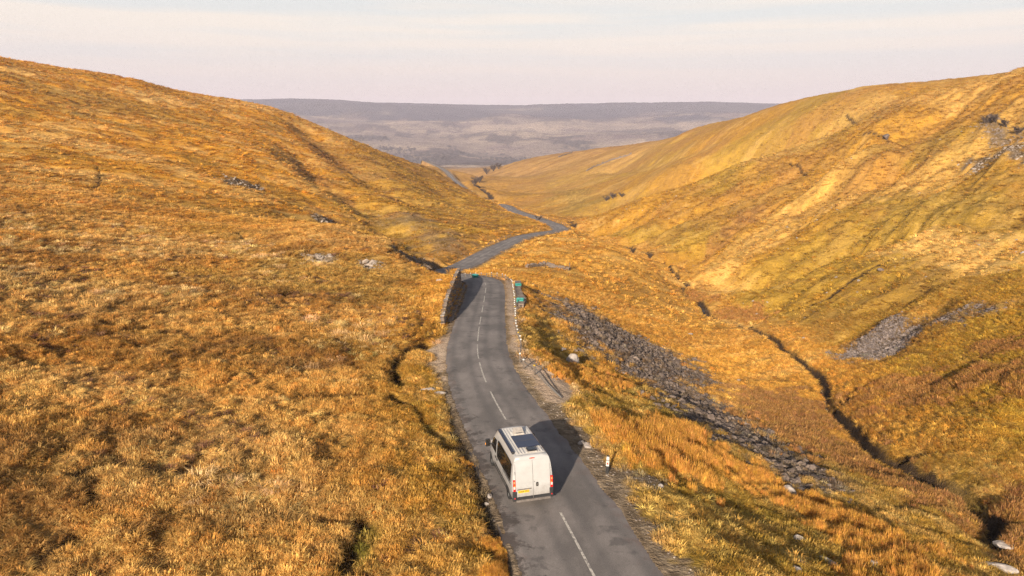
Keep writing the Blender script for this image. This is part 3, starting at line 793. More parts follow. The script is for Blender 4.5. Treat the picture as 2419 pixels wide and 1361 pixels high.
# thin dark strip across the lane by the retaining wall
M_cross_strip = simple("dark_cross_strip", (0.03, 0.028, 0.026), 0.7)
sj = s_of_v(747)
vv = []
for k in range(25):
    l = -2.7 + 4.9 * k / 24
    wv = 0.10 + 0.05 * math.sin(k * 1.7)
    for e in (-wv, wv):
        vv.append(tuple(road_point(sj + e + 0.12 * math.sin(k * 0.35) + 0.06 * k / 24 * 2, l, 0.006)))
mj = bpy.data.meshes.new("dark_cross_strip"); mj.from_pydata(vv, [], [(2 * k, 2 * k + 1, 2 * k + 3, 2 * k + 2) for k in range(24)])
link("dark_cross_strip", mj, M_cross_strip, road)

# ------------------------------------------------------------------ beck water
vv = []; Yb = np.arange(27, 260, 0.4)
xb = stream_x(Yb)
for y, x in zip(Yb, xb):
    wd = float(np.interp(y, [27, 60, 120, 260], [0.42, 0.36, 0.4, 0.6])) * (0.6 + 0.8 * float(vnoise(np.array([y / 2.5]), np.array([0.5]), 97)[0]))
    z = gz(x, y) + 0.10
    vv += [(x - wd, y, z), (x + wd, y, z)]
mw = bpy.data.meshes.new("beck"); mw.from_pydata(vv, [], [(2 * k, 2 * k + 1, 2 * k + 3, 2 * k + 2) for k in range(len(Yb) - 1)])
m, t, p = mat("beck_water")
p.inputs['Base Color'].default_value = (0.02, 0.016, 0.012, 1); p.inputs['Roughness'].default_value = 0.12
bp = t.nodes.new("ShaderNodeBump"); bp.inputs['Strength'].default_value = 0.25; bp.inputs['Distance'].default_value = 0.05
g_ = t.nodes.new("ShaderNodeNewGeometry"); t.links.new(tnoise(t, g_.outputs['Position'], 5, 3), bp.inputs['Height']); t.links.new(bp.outputs[0], p.inputs['Normal'])
tag(link("beck", mw, m), "narrow dark beck twisting along the valley floor", "stream", kind="structure")

# ------------------------------------------------------------------ haze
hb = bmesh.new()
bmesh.ops.create_cube(hb, size=1.0)
for v in hb.verts:
    v.co = Vector((v.co.x * 22000, 3200 + v.co.y * 9600, (-420 if v.co.z < 0 else 260)))
mh = bpy.data.meshes.new("haze"); hb.to_mesh(mh)
m = bpy.data.materials.new("haze_air"); m.use_nodes = True
t = m.node_tree; t.nodes.clear()
oo = t.nodes.new("ShaderNodeOutputMaterial"); pv = t.nodes.new("ShaderNodeVolumePrincipled")
pv.inputs['Color'].default_value = (0.74, 0.70, 0.85, 1)
pv.inputs['Density'].default_value = 0.00012
pv.inputs['Anisotropy'].default_value = 0.0
t.links.new(pv.outputs[0], oo.inputs['Volume'])
hzo = link("haze", mh, m)
tag(hzo, "thin blue haze filling the dale", "haze", kind="stuff")
#@@PART3
# ------------------------------------------------------------------ scattered growth and stones (geometry nodes over surveyed points)
def blade_tuft(name, n, h, spread, width, droop, upright, seed, m):
    r = random.Random(seed)
    vv, ff, sh = [], [], []
    for i in range(n):
        a = r.uniform(0, 2 * math.pi); rr = spread * math.sqrt(r.random()) * 0.55
        bx, by = math.cos(a) * rr, math.sin(a) * rr
        a2 = a + r.uniform(-0.9, 0.9)
        out_ = (1 - upright) * r.uniform(0.4, 1.1) * spread + upright * r.uniform(0.0, 0.35) * spread
        hh = h * r.uniform(0.55, 1.1)
        ca, sa = math.cos(a2), math.sin(a2)
        px_, py_ = -sa * width / 2, ca * width / 2
        p0 = (bx, by, -0.06); p1 = (bx + ca * out_ * 0.40, by + sa * out_ * 0.40, hh * 0.72); p2 = (bx + ca * out_, by + sa * out_, hh * (1 - droop * r.random()))
        b_ = len(vv)
        vv += [(p0[0] - px_, p0[1] - py_, p0[2]), (p0[0] + px_, p0[1] + py_, p0[2]), (p1[0] - px_ * .8, p1[1] - py_ * .8, p1[2]), (p1[0] + px_ * .8, p1[1] + py_ * .8, p1[2]), p2]
        ff += [(b_, b_ + 1, b_ + 3, b_ + 2), (b_ + 2, b_ + 3, b_ + 4)]
        q = r.uniform(0.68, 1.34)
        sh += [q] * 5
    me_ = bpy.data.meshes.new(name); me_.from_pydata(vv, [], ff)
    a_ = me_.attributes.new("shade", 'FLOAT', 'POINT'); a_.data.foreach_set('value', sh)
    me_.materials.append(m)
    return bpy.data.objects.new(name, me_)
def grass_mat(name, trans=0.34):
    m, t, p = mat(name)
    a1 = t.nodes.new("ShaderNodeAttribute"); a1.attribute_type = 'INSTANCER'; a1.attribute_name = "tint"
    a2 = t.nodes.new("ShaderNodeAttribute"); a2.attribute_name = "shade"
    v_ = t.nodes.new("ShaderNodeVectorMath"); v_.operation = 'SCALE'
    t.links.new(a1.outputs['Vector'], v_.inputs[0]); t.links.new(a2.outputs['Fac'], v_.inputs['Scale'])
    d1 = t.nodes.new("ShaderNodeBsdfDiffuse"); d2 = t.nodes.new("ShaderNodeBsdfTranslucent"); mx = t.nodes.new("ShaderNodeMixShader")
    mx.inputs[0].default_value = trans
    t.links.new(v_.outputs[0], d1.inputs[0]); t.links.new(v_.outputs[0], d2.inputs[0])
    t.links.new(d1.outputs[0], mx.inputs[1]); t.links.new(d2.outputs[0], mx.inputs[2])
    t.links.new(mx.outputs[0], t.nodes['Material Output'].inputs[0])
    return m
M_blade = grass_mat("dry_grass_blades")
def rock_proto(name, seed, m, flat=0.6, sub=2, rough=0.28):
    r = random.Random(seed)
    bm = bmesh.new()
    bmesh.ops.create_icosphere(bm, subdivisions=sub, radius=0.5)
    planes = [(Vector((r.gauss(0, 1), r.gauss(0, 1), r.gauss(0, 1))).normalized(), r.uniform(0.24, 0.40)) for _ in range(9)]
    sx, sy_, sz = r.uniform(0.85, 1.25), r.uniform(0.7, 1.0), flat * r.uniform(0.8, 1.2)
    for v in bm.verts:
        c = v.co.copy()
        for n_, d_2 in planes:
            e = c.dot(n_) - d_2
            if e > 0: c -= n_ * e
        c += Vector((r.uniform(-1, 1), r.uniform(-1, 1), r.uniform(-1, 1))) * rough * 0.07
        v.co = Vector((c.x * sx, c.y * sy_, c.z * sz)) * 1.25
    me_ = bpy.data.meshes.new(name); bm.to_mesh(me_); bm.free()
    a_ = me_.attributes.new("shade", 'FLOAT', 'POINT'); a_.data.foreach_set('value', [1.0] * len(me_.vertices))
    me_.materials.append(m)
    return bpy.data.objects.new(name, me_)
def stone_mat(name, inst=True, col=(0.3, 0.27, 0.25)):
    m, t, p = mat(name)
    tc = t.nodes.new("ShaderNodeTexCoord")
    n1_ = tnoise(t, tc.outputs['Object'], 3.0, 6, 0.65)
    if inst:
        a1 = t.nodes.new("ShaderNodeAttribute"); a1.attribute_type = 'INSTANCER'; a1.attribute_name = "tint"; src = a1.outputs['Color']
    else:
        c_ = t.nodes.new("ShaderNodeRGB"); c_.outputs[0].default_value = (*col, 1); src = c_.outputs[0]
    v_ = t.nodes.new("ShaderNodeVectorMath"); v_.operation = 'SCALE'
    t.links.new(src, v_.inputs[0]); t.links.new(trange(t, n1_, 0.3, 0.7, 0.62, 1.3), v_.inputs['Scale'])
    lich = trange(t, tnoise(t, tc.outputs['Object'], 7.0, 4, 0.7), 0.60, 0.68, 0, 0.5)
    t.links.new(tmix(t, lich, v_.outputs[0], (0.24, 0.21, 0.14)), p.inputs['Base Color'])
    p.inputs['Roughness'].default_value = 0.92; p.inputs['Specular IOR Level'].default_value = 0.2
    b_ = t.nodes.new("ShaderNodeBump"); b_.inputs['Strength'].default_value = 0.6; b_.inputs['Distance'].default_value = 0.05
    t.links.new(n1_, b_.inputs['Height']); t.links.new(b_.outputs[0], p.inputs['Normal'])
    return m
M_scree = stone_mat("scree_stone")
M_stone = stone_mat("boulder_stone", False, (0.27, 0.235, 0.21))
M_stone_d = stone_mat("dark_stone", False, (0.13, 0.10, 0.085))
M_wall = stone_mat("walling_stone", False, (0.17, 0.132, 0.105))

_ng = {}
def scatter(name, P, scale, rotv, tint, proto, label, cat):
    """one object: the same tuft or stone instanced on its own points"""
    me_ = bpy.data.meshes.new(name)
    n = len(P)
    me_.vertices.add(n); me_.vertices.foreach_set('co', np.asarray(P, np.float32).ravel())
    a_ = me_.attributes.new("size", 'FLOAT_VECTOR', 'POINT'); a_.data.foreach_set('vector', np.asarray(scale, np.float32).ravel())
    a_ = me_.attributes.new("turn", 'FLOAT_VECTOR', 'POINT'); a_.data.foreach_set('vector', np.asarray(rotv, np.float32).ravel())
    a_ = me_.attributes.new("tint", 'FLOAT_VECTOR', 'POINT'); a_.data.foreach_set('vector', np.asarray(tint, np.float32).ravel())
    o = link(name, me_)
    g = bpy.data.node_groups.new(name + "_nodes", 'GeometryNodeTree')
    g.interface.new_socket("Geometry", in_out='INPUT', socket_type='NodeSocketGeometry')
    g.interface.new_socket("Geometry", in_out='OUTPUT', socket_type='NodeSocketGeometry')
    gi = g.nodes.new('NodeGroupInput'); go = g.nodes.new('NodeGroupOutput')
    mp2 = g.nodes.new('GeometryNodeMeshToPoints'); iop = g.nodes.new('GeometryNodeInstanceOnPoints'); oi = g.nodes.new('GeometryNodeObjectInfo')
    oi.inputs['Object'].default_value = proto
    na = []
    for nm in ("size", "turn"):
        q = g.nodes.new('GeometryNodeInputNamedAttribute'); q.data_type = 'FLOAT_VECTOR'; q.inputs['Name'].default_value = nm; na.append(q)
    g.links.new(gi.outputs[0], mp2.inputs[0]); g.links.new(mp2.outputs[0], iop.inputs['Points'])
    g.links.new(oi.outputs['Geometry'], iop.inputs['Instance'])
    g.links.new(na[0].outputs[0], iop.inputs['Scale'])
    e2r = g.nodes.new('FunctionNodeEulerToRotation'); g.links.new(na[1].outputs[0], e2r.inputs[0]); g.links.new(e2r.outputs[0], iop.inputs['Rotation'])
    g.links.new(iop.outputs[0], go.inputs[0])
    md = o.modifiers.new("scatter", 'NODES'); md.node_group = g
    tag(o, label, cat, kind="stuff")
    return o
def sample_pts(n, y0, y1, smax, dens):
    """random spots, uniform over the ground between two distances, kept where dens says so"""
    Y = np.sqrt(rng.uniform((y0 + YC) ** 2, (y1 + YC) ** 2, n)) - YC
    S = rng.uniform(-smax, smax, n); X = S * (Y + YC)
    k = rng.uniform(0, 1, n) < lookup(dens, X, Y)
    X, Y = X[k], Y[k]
    return X, Y
colr_l = [np.ascontiguousarray(colr[..., i]) for i in range(3)]
def tint_at(X, Y, var=0.22, hue=0.10):
    c = np.stack([lookup(q, X, Y) for q in colr_l], -1)
    v = rng.normal(1, var, len(X)).clip(0.45, 1.7)
    h_ = rng.normal(0, hue, len(X))
    return np.clip(1.42 * c * v[:, None] * np.stack([1 + h_ * 0.2, 1 + h_, 1 + h_ * 1.6], -1), 0.004, 0.9)

tuftA = [blade_tuft("grass_tuft", 46, 0.27, 0.44, 0.021, 0.92, 0.10, k, M_blade) for k in range(3)]
tuftB = [blade_tuft("grass_tuft_large", 46, 0.27, 0.62, 0.036, 0.92, 0.05, 10 + k, M_blade) for k in range(2)]
tuftC = [blade_tuft("grass_tuft_far", 30, 0.30, 1.2, 0.10, 0.75, 0.05, 20 + k, M_blade) for k in range(2)]
rushT = [blade_tuft("rush_tuft", 42, 0.85, 0.40, 0.022, 0.15, 0.75, 30 + k, M_blade) for k in range(2)]
tall = np.clip(1 - olive * 0.72 - moss * 0.9, 0, 1) * grassy * (1 - rush * 0.8)
clumpn = sstep(0.30, 0.58, fbm(Xg / 1.6, Yg / 1.6, 101, 3, .6))
dA = tall * (0.22 + 0.78 * clumpn) * (1 - bed)
bigc = 0.55 + 0.9 * sstep(.3, .7, fbm(Xg / 5.5, Yg / 5.5, 111, 3))
def grass(name, y0, y1, smax, n, dens, protos, hs, label, var=0.22):
    X, Y = sample_pts(n, y0, y1, smax, dens)
    Z = lookup(ZG, X, Y)
    k = np.arange(len(X)) % len(protos)
    cl = lookup(clumpn, X, Y)
    hgt = hs * (0.35 + 0.85 * cl * lookup(bigc, X, Y)) * rng.uniform(0.7, 1.3, len(X)) * (1 - 0.45 * lookup(olive, X, Y))
    wd = hs * rng.uniform(0.75, 1.3, len(X))
    T_ = tint_at(X, Y, var)
    for i, pr in enumerate(protos):
        q = k == i
        rot_ = np.stack([rng.normal(0, .16, q.sum()), rng.normal(0.05, .16, q.sum()), rng.uniform(0, 6.28, q.sum())], -1)
        scatter(name, np.stack([X[q], Y[q], Z[q]], -1), np.stack([wd[q], wd[q], hgt[q]], -1), rot_, T_[q], pr, label, "grass")
GD = 1.0
grass("moor_grass", 14, 58, 0.80, int(100000 * GD), dA, tuftA, 1.0, "tussocky golden moor grass close to the lane")
grass("hill_grass", 56, 140, 0.85, int(95000 * GD), dA, tuftB, 1.0, "golden moor grass on the middle slopes", 0.17)
grass("distant_grass", 136, 520, 0.85, int(110000 * GD), dA * (1 - scree) * sstep(515, 380, Yg), tuftC, 1.0, "golden moor grass on the far hillsides", 0.13)
def rushes(name, mask, y0, y1, n, hs, label, rc=(0.56, 0.285, 0.062), protos=rushT):
    j, i = np.where(mask > 0.5)
    if len(j) == 0: return
    X, Y = sample_box(Xg[j, i].min(), Xg[j, i].max(), Yg[j, i].min(), Yg[j, i].max(), n, mask * (0.25 + 0.75 * sstep(.35, .55, fbm(Xg / 1.2, Yg / 1.2, 103, 2))))
    Z = lookup(ZG, X, Y)
    T_ = np.array(rc) * rng.normal(1, .22, (len(X), 1)).clip(.5, 1.6) * np.stack([np.ones(len(X)), rng.normal(1, .08, len(X)), rng.normal(1, .12, len(X))], -1)
    sz = hs * rng.uniform(0.55, 1.15, len(X)) * (0.4 + 0.6 * lookup(mask, X, Y))
    rot_ = np.stack([rng.normal(0, .10, len(X)), rng.normal(0.08, .10, len(X)), rng.uniform(0, 6.28, len(X))], -1)
    scatter(name, np.stack([X, Y, Z], -1), np.stack([sz * 1.1, sz * 1.1, sz], -1), rot_, T_, protos[0], label, "rushes")
def sample_box(xa, xb, ya, yb, n, dens):
    X = rng.uniform(xa, xb, n); Y = rng.uniform(ya, yb, n)
    k = (rng.uniform(0, 1, n) < lookup(dens, X, Y))
    return X[k], Y[k]
RL = ["big patch of tall orange rushes behind the black and white marker post", "orange rushes on the slope between the marker post and the scree", "orange rushes round the large grey boulder below the fence",
      "orange rushes by the leaning boulder on the lower right slope", "orange rushes among pale stones at the bottom right", "strip of russet rushes along the left road edge behind the van", "small tuft of orange rushes on the left verge beside the van"]
RN = [9000, 5000, 6000, 4500, 4500, 2600, 700]
for k in range(7):
    rushes("rushes", RUSH[k], 0, 0, int(RN[k] * 2.0), [1.15, 0.7, 0.6, 0.85, 0.85, 0.5, 0.38][k], RL[k])
rushB = [blade_tuft("rush_clump", 34, 0.75, 0.7, 0.05, 0.3, 0.5, 40, M_blade)]
BL = ["dark brown rushes filling the slope above the beck", "russet rushes on the bank beyond the beck", "dark rushes by the beck in the bottom right corner", "russet patch of rushes at the right edge of the hillside", "russet rushes beside the upper beck", "russet rushes on the bank where the beck leaves the spur"]
for k in range(6):
    rushes("brown_rushes", BROWN[k], 0, 0, [30000, 16000, 9000, 5000, 6000, 5000][k], 0.9, BL[k], (0.37, 0.19, 0.062) if k in (0, 2) else (0.42, 0.21, 0.06), rushB)

tussP = blade_tuft("pale_tussock", 90, 0.42, 0.75, 0.020, 0.95, 0.10, 71, M_blade)
heathP = blade_tuft("heather_tuft", 70, 0.30, 0.45, 0.030, 0.3, 0.45, 72, M_blade)
def extras(name, n, y0, y1, dens, proto, col, s0, s1, label, cat):
    X, Y = sample_pts(n, y0, y1, 0.8, dens)
    T_ = np.array(col) * rng.normal(1, .18, (len(X), 1)).clip(.5, 1.5) * np.stack([np.ones(len(X)), rng.normal(1, .06, len(X)), rng.normal(1, .1, len(X))], -1)
    sz = rng.uniform(s0, s1, len(X))
    rot_ = np.stack([rng.normal(0, .1, len(X)), rng.normal(0, .1, len(X)), rng.uniform(0, 6.28, len(X))], -1)
    scatter(name, np.stack([X, Y, lookup(ZG, X, Y)], -1), np.stack([sz, sz, sz * rng.uniform(.7, 1.1, len(X))], -1), rot_, T_, proto, label, cat)
extras("pale_tussocks", 9000, 15, 110, tall * left_m * sstep(.50, .64, fbm(Xg / 7, Yg / 7, 171, 3)) * 0.8, tussP, (0.66, 0.45, 0.19), 0.7, 1.4, "pale straw tussocks dotted over the near left moor", "grass")
extras("heather", 16000, 15, 110, tall * left_m * sstep(.56, .66, fbm(Xg / 9, Yg / 6, 172, 3)) * 0.9, heathP, (0.20, 0.105, 0.055), 0.6, 1.3, "dark brown heathery patches in the near left moor", "heather")
rocksP = [rock_proto("scree_rock", 60 + k, M_scree, 0.55, 1) for k in range(3)]
def stones(name, mask, n, smin, smax, label, c0=(0.060, 0.044, 0.036), c1=(0.155, 0.118, 0.095), pw=5.5):
    j, i = np.where(mask > 0.02)
    X, Y = sample_box(Xg[j, i].min(), Xg[j, i].max(), Yg[j, i].min(), Yg[j, i].max(), n, mask)
    Z = lookup(ZG, X, Y)
    sz = smin + (smax - smin) * rng.uniform(0, 1, len(X)) ** pw
    f_ = rng.uniform(0, 1, (len(X), 1)); T_ = np.array(c0) * (1 - f_) + np.array(c1) * f_
    k = np.arange(len(X)) % 3
    for q_ in range(3):
        q = k == q_
        rot_ = np.stack([rng.normal(0, .45, q.sum()), rng.normal(0, .45, q.sum()), rng.uniform(0, 6.28, q.sum())], -1)
        scatter(name, np.stack([X[q], Y[q], Z[q] + sz[q] * 0.04], -1), np.stack([sz[q], sz[q], sz[q]], -1), rot_, T_[q], rocksP[q_], label, "stones")
stones("scree", SCREE[0], 80000, 0.09, 0.9, "grey band of scree running down the slope right of the road")
stones("scree", SCREE[1] ** 1.5, 30000, 0.12, 0.8, "pale scree patch on the far side of the beck", (0.085, 0.066, 0.06), (0.20, 0.16, 0.14))
stones("scree", SCREE[4], 2500, 0.12, 0.7, "sparse stones trailing off below the scree band")
stones("scree", SCREE[2], 3000, 0.25, 0.9, "thin scatter of stones above the pale scree patch", (0.085, 0.066, 0.06), (0.20, 0.16, 0.14))
stones("scree", SCREE[3], 3500, 0.2, 0.6, "brownish scree on the flank above the second bend", (0.12, 0.085, 0.058), (0.21, 0.155, 0.112))
for k, lb_ in enumerate(["broken dark rock in the hollow above the retaining wall", "line of pale outcrop stones high on the left hillside", "pale outcrop stones at the rim of the left hillside", "pale flat outcrop stones in the left grass", "pale outcrop slabs left of the rock hollow", "broken stones under the crag on the right hillside", "dark crag stones at the right edge of the hillside"]):
    stones("outcrop_stones", CRAG[k], [2600, 450, 420, 450, 380, 2200, 2000][k], 0.35, [1.3, 1.4, 1.3, 1.2, 1.3, 1.6, 1.7][k], lb_, (0.14, 0.11, 0.09) if k in (0, 6) else (0.15, 0.12, 0.095), (0.22, 0.16, 0.115) if k in (0, 6) else (0.32, 0.26, 0.21))
# loose stones along the verges
vm = np.clip(darkg * (Yg < 60) * (np.abs(Dr) > HW + 0.15) + grav * 0.04 * (np.abs(Dr) > HW + 0.15), 0, 1)
stones("gravel", vm, 60000, 0.03, 0.16, "loose gravel along the edges of the lane", (0.12, 0.095, 0.08), (0.30, 0.25, 0.21), 4)
hill_st = sstep(0.52, 0.66, fbm(Xg / 26, Yg / 26, 105, 3)) * right_m * sstep(85, 120, Yg) * sstep(430, 330, Yg) * (1 - scree) * 0.05
stones("hill_stones", hill_st, 90000, 0.25, 1.1, "small stones dotted over the right hillside", (0.17, 0.14, 0.12), (0.33, 0.28, 0.24), 3)

# ------------------------------------------------------------------ far woodland
M_twig = simple("twig_bark", (0.06, 0.042, 0.032), 0.95, noise=0.3)
def tree_blob(name, seed):
    r = random.Random(seed); vv, ff = [], []
    for i in range(26):
        c = Vector((r.gauss(0, .26), r.gauss(0, .26), 0.55 + r.gauss(0, .2))); 
        for k in range(3):
            d1 = Vector((r.gauss(0, 1), r.gauss(0, 1), r.gauss(0, 1))).normalized() * .22; d2 = Vector((r.gauss(0, 1), r.gauss(0, 1), r.gauss(0, 1))).normalized() * .22
            b_ = len(vv); vv += [tuple(c), tuple(c + d1), tuple(c + d2)]; ff.append((b_, b_ + 1, b_ + 2))
    b_ = len(vv); vv += [(-.04, 0, -.1), (.04, 0, -.1), (0, 0, .7), (0, -.04, -.1), (0, .04, -.1)]; ff += [(b_, b_ + 1, b_ + 2), (b_ + 3, b_ + 4, b_ + 2)]
    me_ = bpy.data.meshes.new(name); me_.from_pydata(vv, [], ff)
    a_ = me_.attributes.new("shade", 'FLOAT', 'POINT'); a_.data.foreach_set('value', [1.0] * len(vv))
    me_.materials.append(M_blade)
    return bpy.data.objects.new(name, me_)
blob = tree_blob("far_tree", 3)
for k, lb_ in enumerate(["dark bare wood on the far dale side beyond the left spur", "bluish plantation across the dale above the valley mouth", "small dark wood high across the dale", "small plantation across the dale behind the right hillside"]):
    j, i = np.where(WOODS[k] > 0.4)
    if len(j) == 0: continue
    X, Y = sample_box(Xg[j, i].min(), Xg[j, i].max(), Yg[j, i].min(), Yg[j, i].max(), 2200, WOODS[k] ** 2 * (0.1 + 0.9 * sstep(.42, .55, fbm(Xg / 120, Yg / 90, 107, 3))))
    n_ = len(X); sz = rng.uniform(5, 10, n_)
    scatter("far_woodland", np.stack([X, Y, lookup(ZG, X, Y)], -1), np.stack([sz, sz, sz], -1), np.stack([X * 0, X * 0, rng.uniform(0, 6.28, n_)], -1), np.tile(np.array([[0.12, 0.105, 0.095]]), (n_, 1)) * rng.uniform(.6, 1.4, (n_, 1)), blob, lb_, "woodland")
#@@PART4
# ------------------------------------------------------------------ small mesh helpers
def empty(name, loc=(0, 0, 0), rz=0.0):
    o = bpy.data.objects.new(name, None); COL.objects.link(o)
    o.location = loc; o.rotation_euler = (0, 0, rz); o.empty_display_size = 0.2
    return o
def box_bm(bm, sx, sy_, sz, loc=(0, 0, 0), rot_=None, bev=0.0):
    r = bmesh.ops.create_cube(bm, size=1.0)
    vs_ = r['verts']
    M = Matrix.Translation(loc) @ (rot_.to_matrix().to_4x4() if rot_ is not None else Matrix.Identity(4)) @ Matrix.Diagonal((sx, sy_, sz, 1))
    bmesh.ops.transform(bm, matrix=M, verts=vs_)
    if bev:
        es = set(e for v in vs_ for e in v.link_edges)
        bmesh.ops.bevel(bm, geom=list(es), offset=bev, segments=2, affect='EDGES', profile=0.5)
    return bm
def bm_obj(name, bm, m, parent=None, smooth_=False):
    me_ = bpy.data.meshes.new(name); bm.normal_update(); bm.to_mesh(me_); bm.free()
    if smooth_: me_.shade_smooth()
    return link(name, me_, m, parent)
def box(name, sx, sy_, sz, loc, m, parent=None, bev=0.01, rot_=None):
    bm = bmesh.new(); box_bm(bm, sx, sy_, sz, loc, rot_, bev)
    return bm_obj(name, bm, m, parent)
def tube_bm(bm, P, r, seg=6, cap=True):
    rings = []
    P = [Vector(p) for p in P]
    for i, p in enumerate(P):
        d = (P[min(i + 1, len(P) - 1)] - P[max(i - 1, 0)]).normalized()
        up = Vector((0, 0, 1)) if abs(d.z) < 0.9 else Vector((1, 0, 0))
        a = d.cross(up).normalized(); b = a.cross(d)
        rr = r[i] if isinstance(r, (list, tuple)) else r
        rings.append([bm.verts.new(p + (a * math.cos(2 * math.pi * k / seg) + b * math.sin(2 * math.pi * k / seg)) * rr) for k in range(seg)])
    for A, B in zip(rings[:-1], rings[1:]):
        for k in range(seg):
            bm.faces.new((A[k], A[(k + 1) % seg], B[(k + 1) % seg], B[k]))
    if cap:
        bm.faces.new(rings[0][::-1]); bm.faces.new(rings[-1])
def copy_tree(o, parent=None):
    c = o.copy(); COL.objects.link(c); c.parent = parent
    for ch in o.children:
        copy_tree(ch, c)
    return c

# ------------------------------------------------------------------ retaining wall of rough stone, left of the lane
WL0, WL1 = arc_of_Y(70.5), arc_of_Y(111.5)
def wall_stones(length, height_at, place, m_, seed, sh=0.17, sl_=(0.22, 0.55), depth=0.35):
    """courses of rough blocks, each with its own faces; place(s, h, out) -> world point"""
    r = random.Random(seed); vv, ff = [], []
    h = 0.0; course = 0
    hmax = max(height_at(length * k / 40) for k in range(41))
    while h < hmax:
        ch = sh * r.uniform(0.8, 1.25); s_ = -r.uniform(0, 0.3)
        while s_ < length:
            l = r.uniform(*sl_)
            if h + ch * 0.6 < height_at(min(max(s_ + l / 2, 0), length)):
                pr = r.uniform(0.0, 0.07); g = 0.018
                b_ = len(vv)
                for ds, dh, do in ((g, g, pr), (l - g, g, pr), (l - g, ch - g, pr * 0.8), (g, ch - g, pr * 0.8), (g, g, -depth), (l - g, g, -depth), (l - g, ch - g, -depth), (g, ch - g, -depth)):
                    j = 0.014
                    vv.append(place(s_ + ds + r.uniform(-j, j), h + dh + r.uniform(-j, j), do + r.uniform(-j, j)))
                ff += [(b_, b_ + 1, b_ + 2, b_ + 3), (b_ + 5, b_ + 4, b_ + 7, b_ + 6), (b_ + 3, b_ + 2, b_ + 6, b_ + 7), (b_, b_ + 4, b_ + 5, b_ + 1), (b_ + 1, b_ + 5, b_ + 6, b_ + 2), (b_ + 4, b_, b_ + 3, b_ + 7)]
            s_ += l
        h += ch; course += 1
    me_ = bpy.data.meshes.new("wall_stones"); me_.from_pydata(vv, [], ff)
    return me_
WLn = WL1 - WL0
def wh(s_):
    Y = float(np.interp(WL0 + s_, arc, arc_y))
    return float(np.interp(Y, [70.5, 72, 76, 82, 90, 100, 108, 111.5], [0.5, 1.0, 1.6, 2.1, 2.5, 2.7, 2.5, 2.1]))
def place_l(s_, h, out_):
    lat_ = -(HW + 0.75) - 0.10 * h + out_
    q = road_point(min(max(WL0 + s_, WL0), WL1), lat_)
    zr0 = road_at(q.y)[1]
    return (q.x, q.y, zr0 - 0.15 + h)
rw_o = empty("retaining_wall", place_l(WLn / 2, 0, 0))
tag(rw_o, "dark rough stone retaining wall holding the left bank", "wall")
def child_at_world(o, parent):
    o.parent = parent; o.matrix_parent_inverse = Matrix.Translation(-Vector(parent.location))
ws = link("wall_stones", wall_stones(WLn, wh, place_l, M_wall, 5, 0.19, (0.25, 0.6)), M_wall); ws["kind"] = "stuff"; child_at_world(ws, rw_o)
core = []
fc = []
for k in range(41):
    s_ = WLn * k / 40
    core += [place_l(s_, -0.2, -0.05), place_l(s_, wh(s_) - 0.1, -0.05), place_l(s_, wh(s_) - 0.1, -0.7)]
for k in range(40):
    a_ = 3 * k
    fc += [(a_, a_ + 3, a_ + 4, a_ + 1), (a_ + 1, a_ + 4, a_ + 5, a_ + 2)]
mc = bpy.data.meshes.new("wall_core"); mc.from_pydata(core, [], fc)
child_at_world(link("wall_core", mc, simple("mortar_earth", (0.05, 0.04, 0.032), 1)), rw_o)
r_ = random.Random(9); s_ = 0.2
while s_ < WLn - 0.6:
    l = r_.uniform(0.4, 0.8); hh = wh(s_ + l / 2) + 0.02
    bm = bmesh.new(); A = Vector(place_l(s_, hh, 0.05)); B = Vector(place_l(s_ + l * 0.93, wh(s_ + l) + 0.02, 0.05))
    d = B - A; q = d.to_track_quat('Y', 'Z')
    box_bm(bm, r_.uniform(0.4, 0.55), d.length, r_.uniform(0.14, 0.26), (0, 0, 0), None, 0.04)
    for v in bm.verts: v.co += Vector((r_.uniform(-1, 1), r_.uniform(-1, 1), r_.uniform(-1, 1))) * 0.03
    o = bm_obj("coping_stone", bm, M_stone if r_.random() < 0.22 else M_wall)
    inw = (Vector(place_l(s_, hh, -0.3)) - A)
    o.location = (A + B) / 2 + inw * 0.7 + Vector((0, 0, 0.06)); o.rotation_mode = 'QUATERNION'; o.rotation_quaternion = q
    child_at_world(o, rw_o)
    s_ += l
# stone kerb at the foot of the wall
vv, ff = [], []
for k in range(61):
    sv = arc_of_Y(72) + (arc_of_Y(106) - arc_of_Y(72)) * k / 60
    w_ = 0.22 + 0.14 * vnoise(np.array([k * 0.4]), np.array([2.0]), 3)[0]
    for l, dz in ((-(HW + 0.62), 0.10), (-(HW + 0.62) + w_ * 1.6, 0.10), (-(HW + 0.62) + w_ * 1.8, -0.12)):
        vv.append(tuple(road_point(sv, l, dz)))
for k in range(60):
    a_ = 3 * k
    ff += [(a_, a_ + 1, a_ + 4, a_ + 3), (a_ + 1, a_ + 2, a_ + 5, a_ + 4)]
mk = bpy.data.meshes.new("footing_kerb"); mk.from_pydata(vv, [], ff)
child_at_world(link("footing_kerb", mk, M_wall), rw_o)

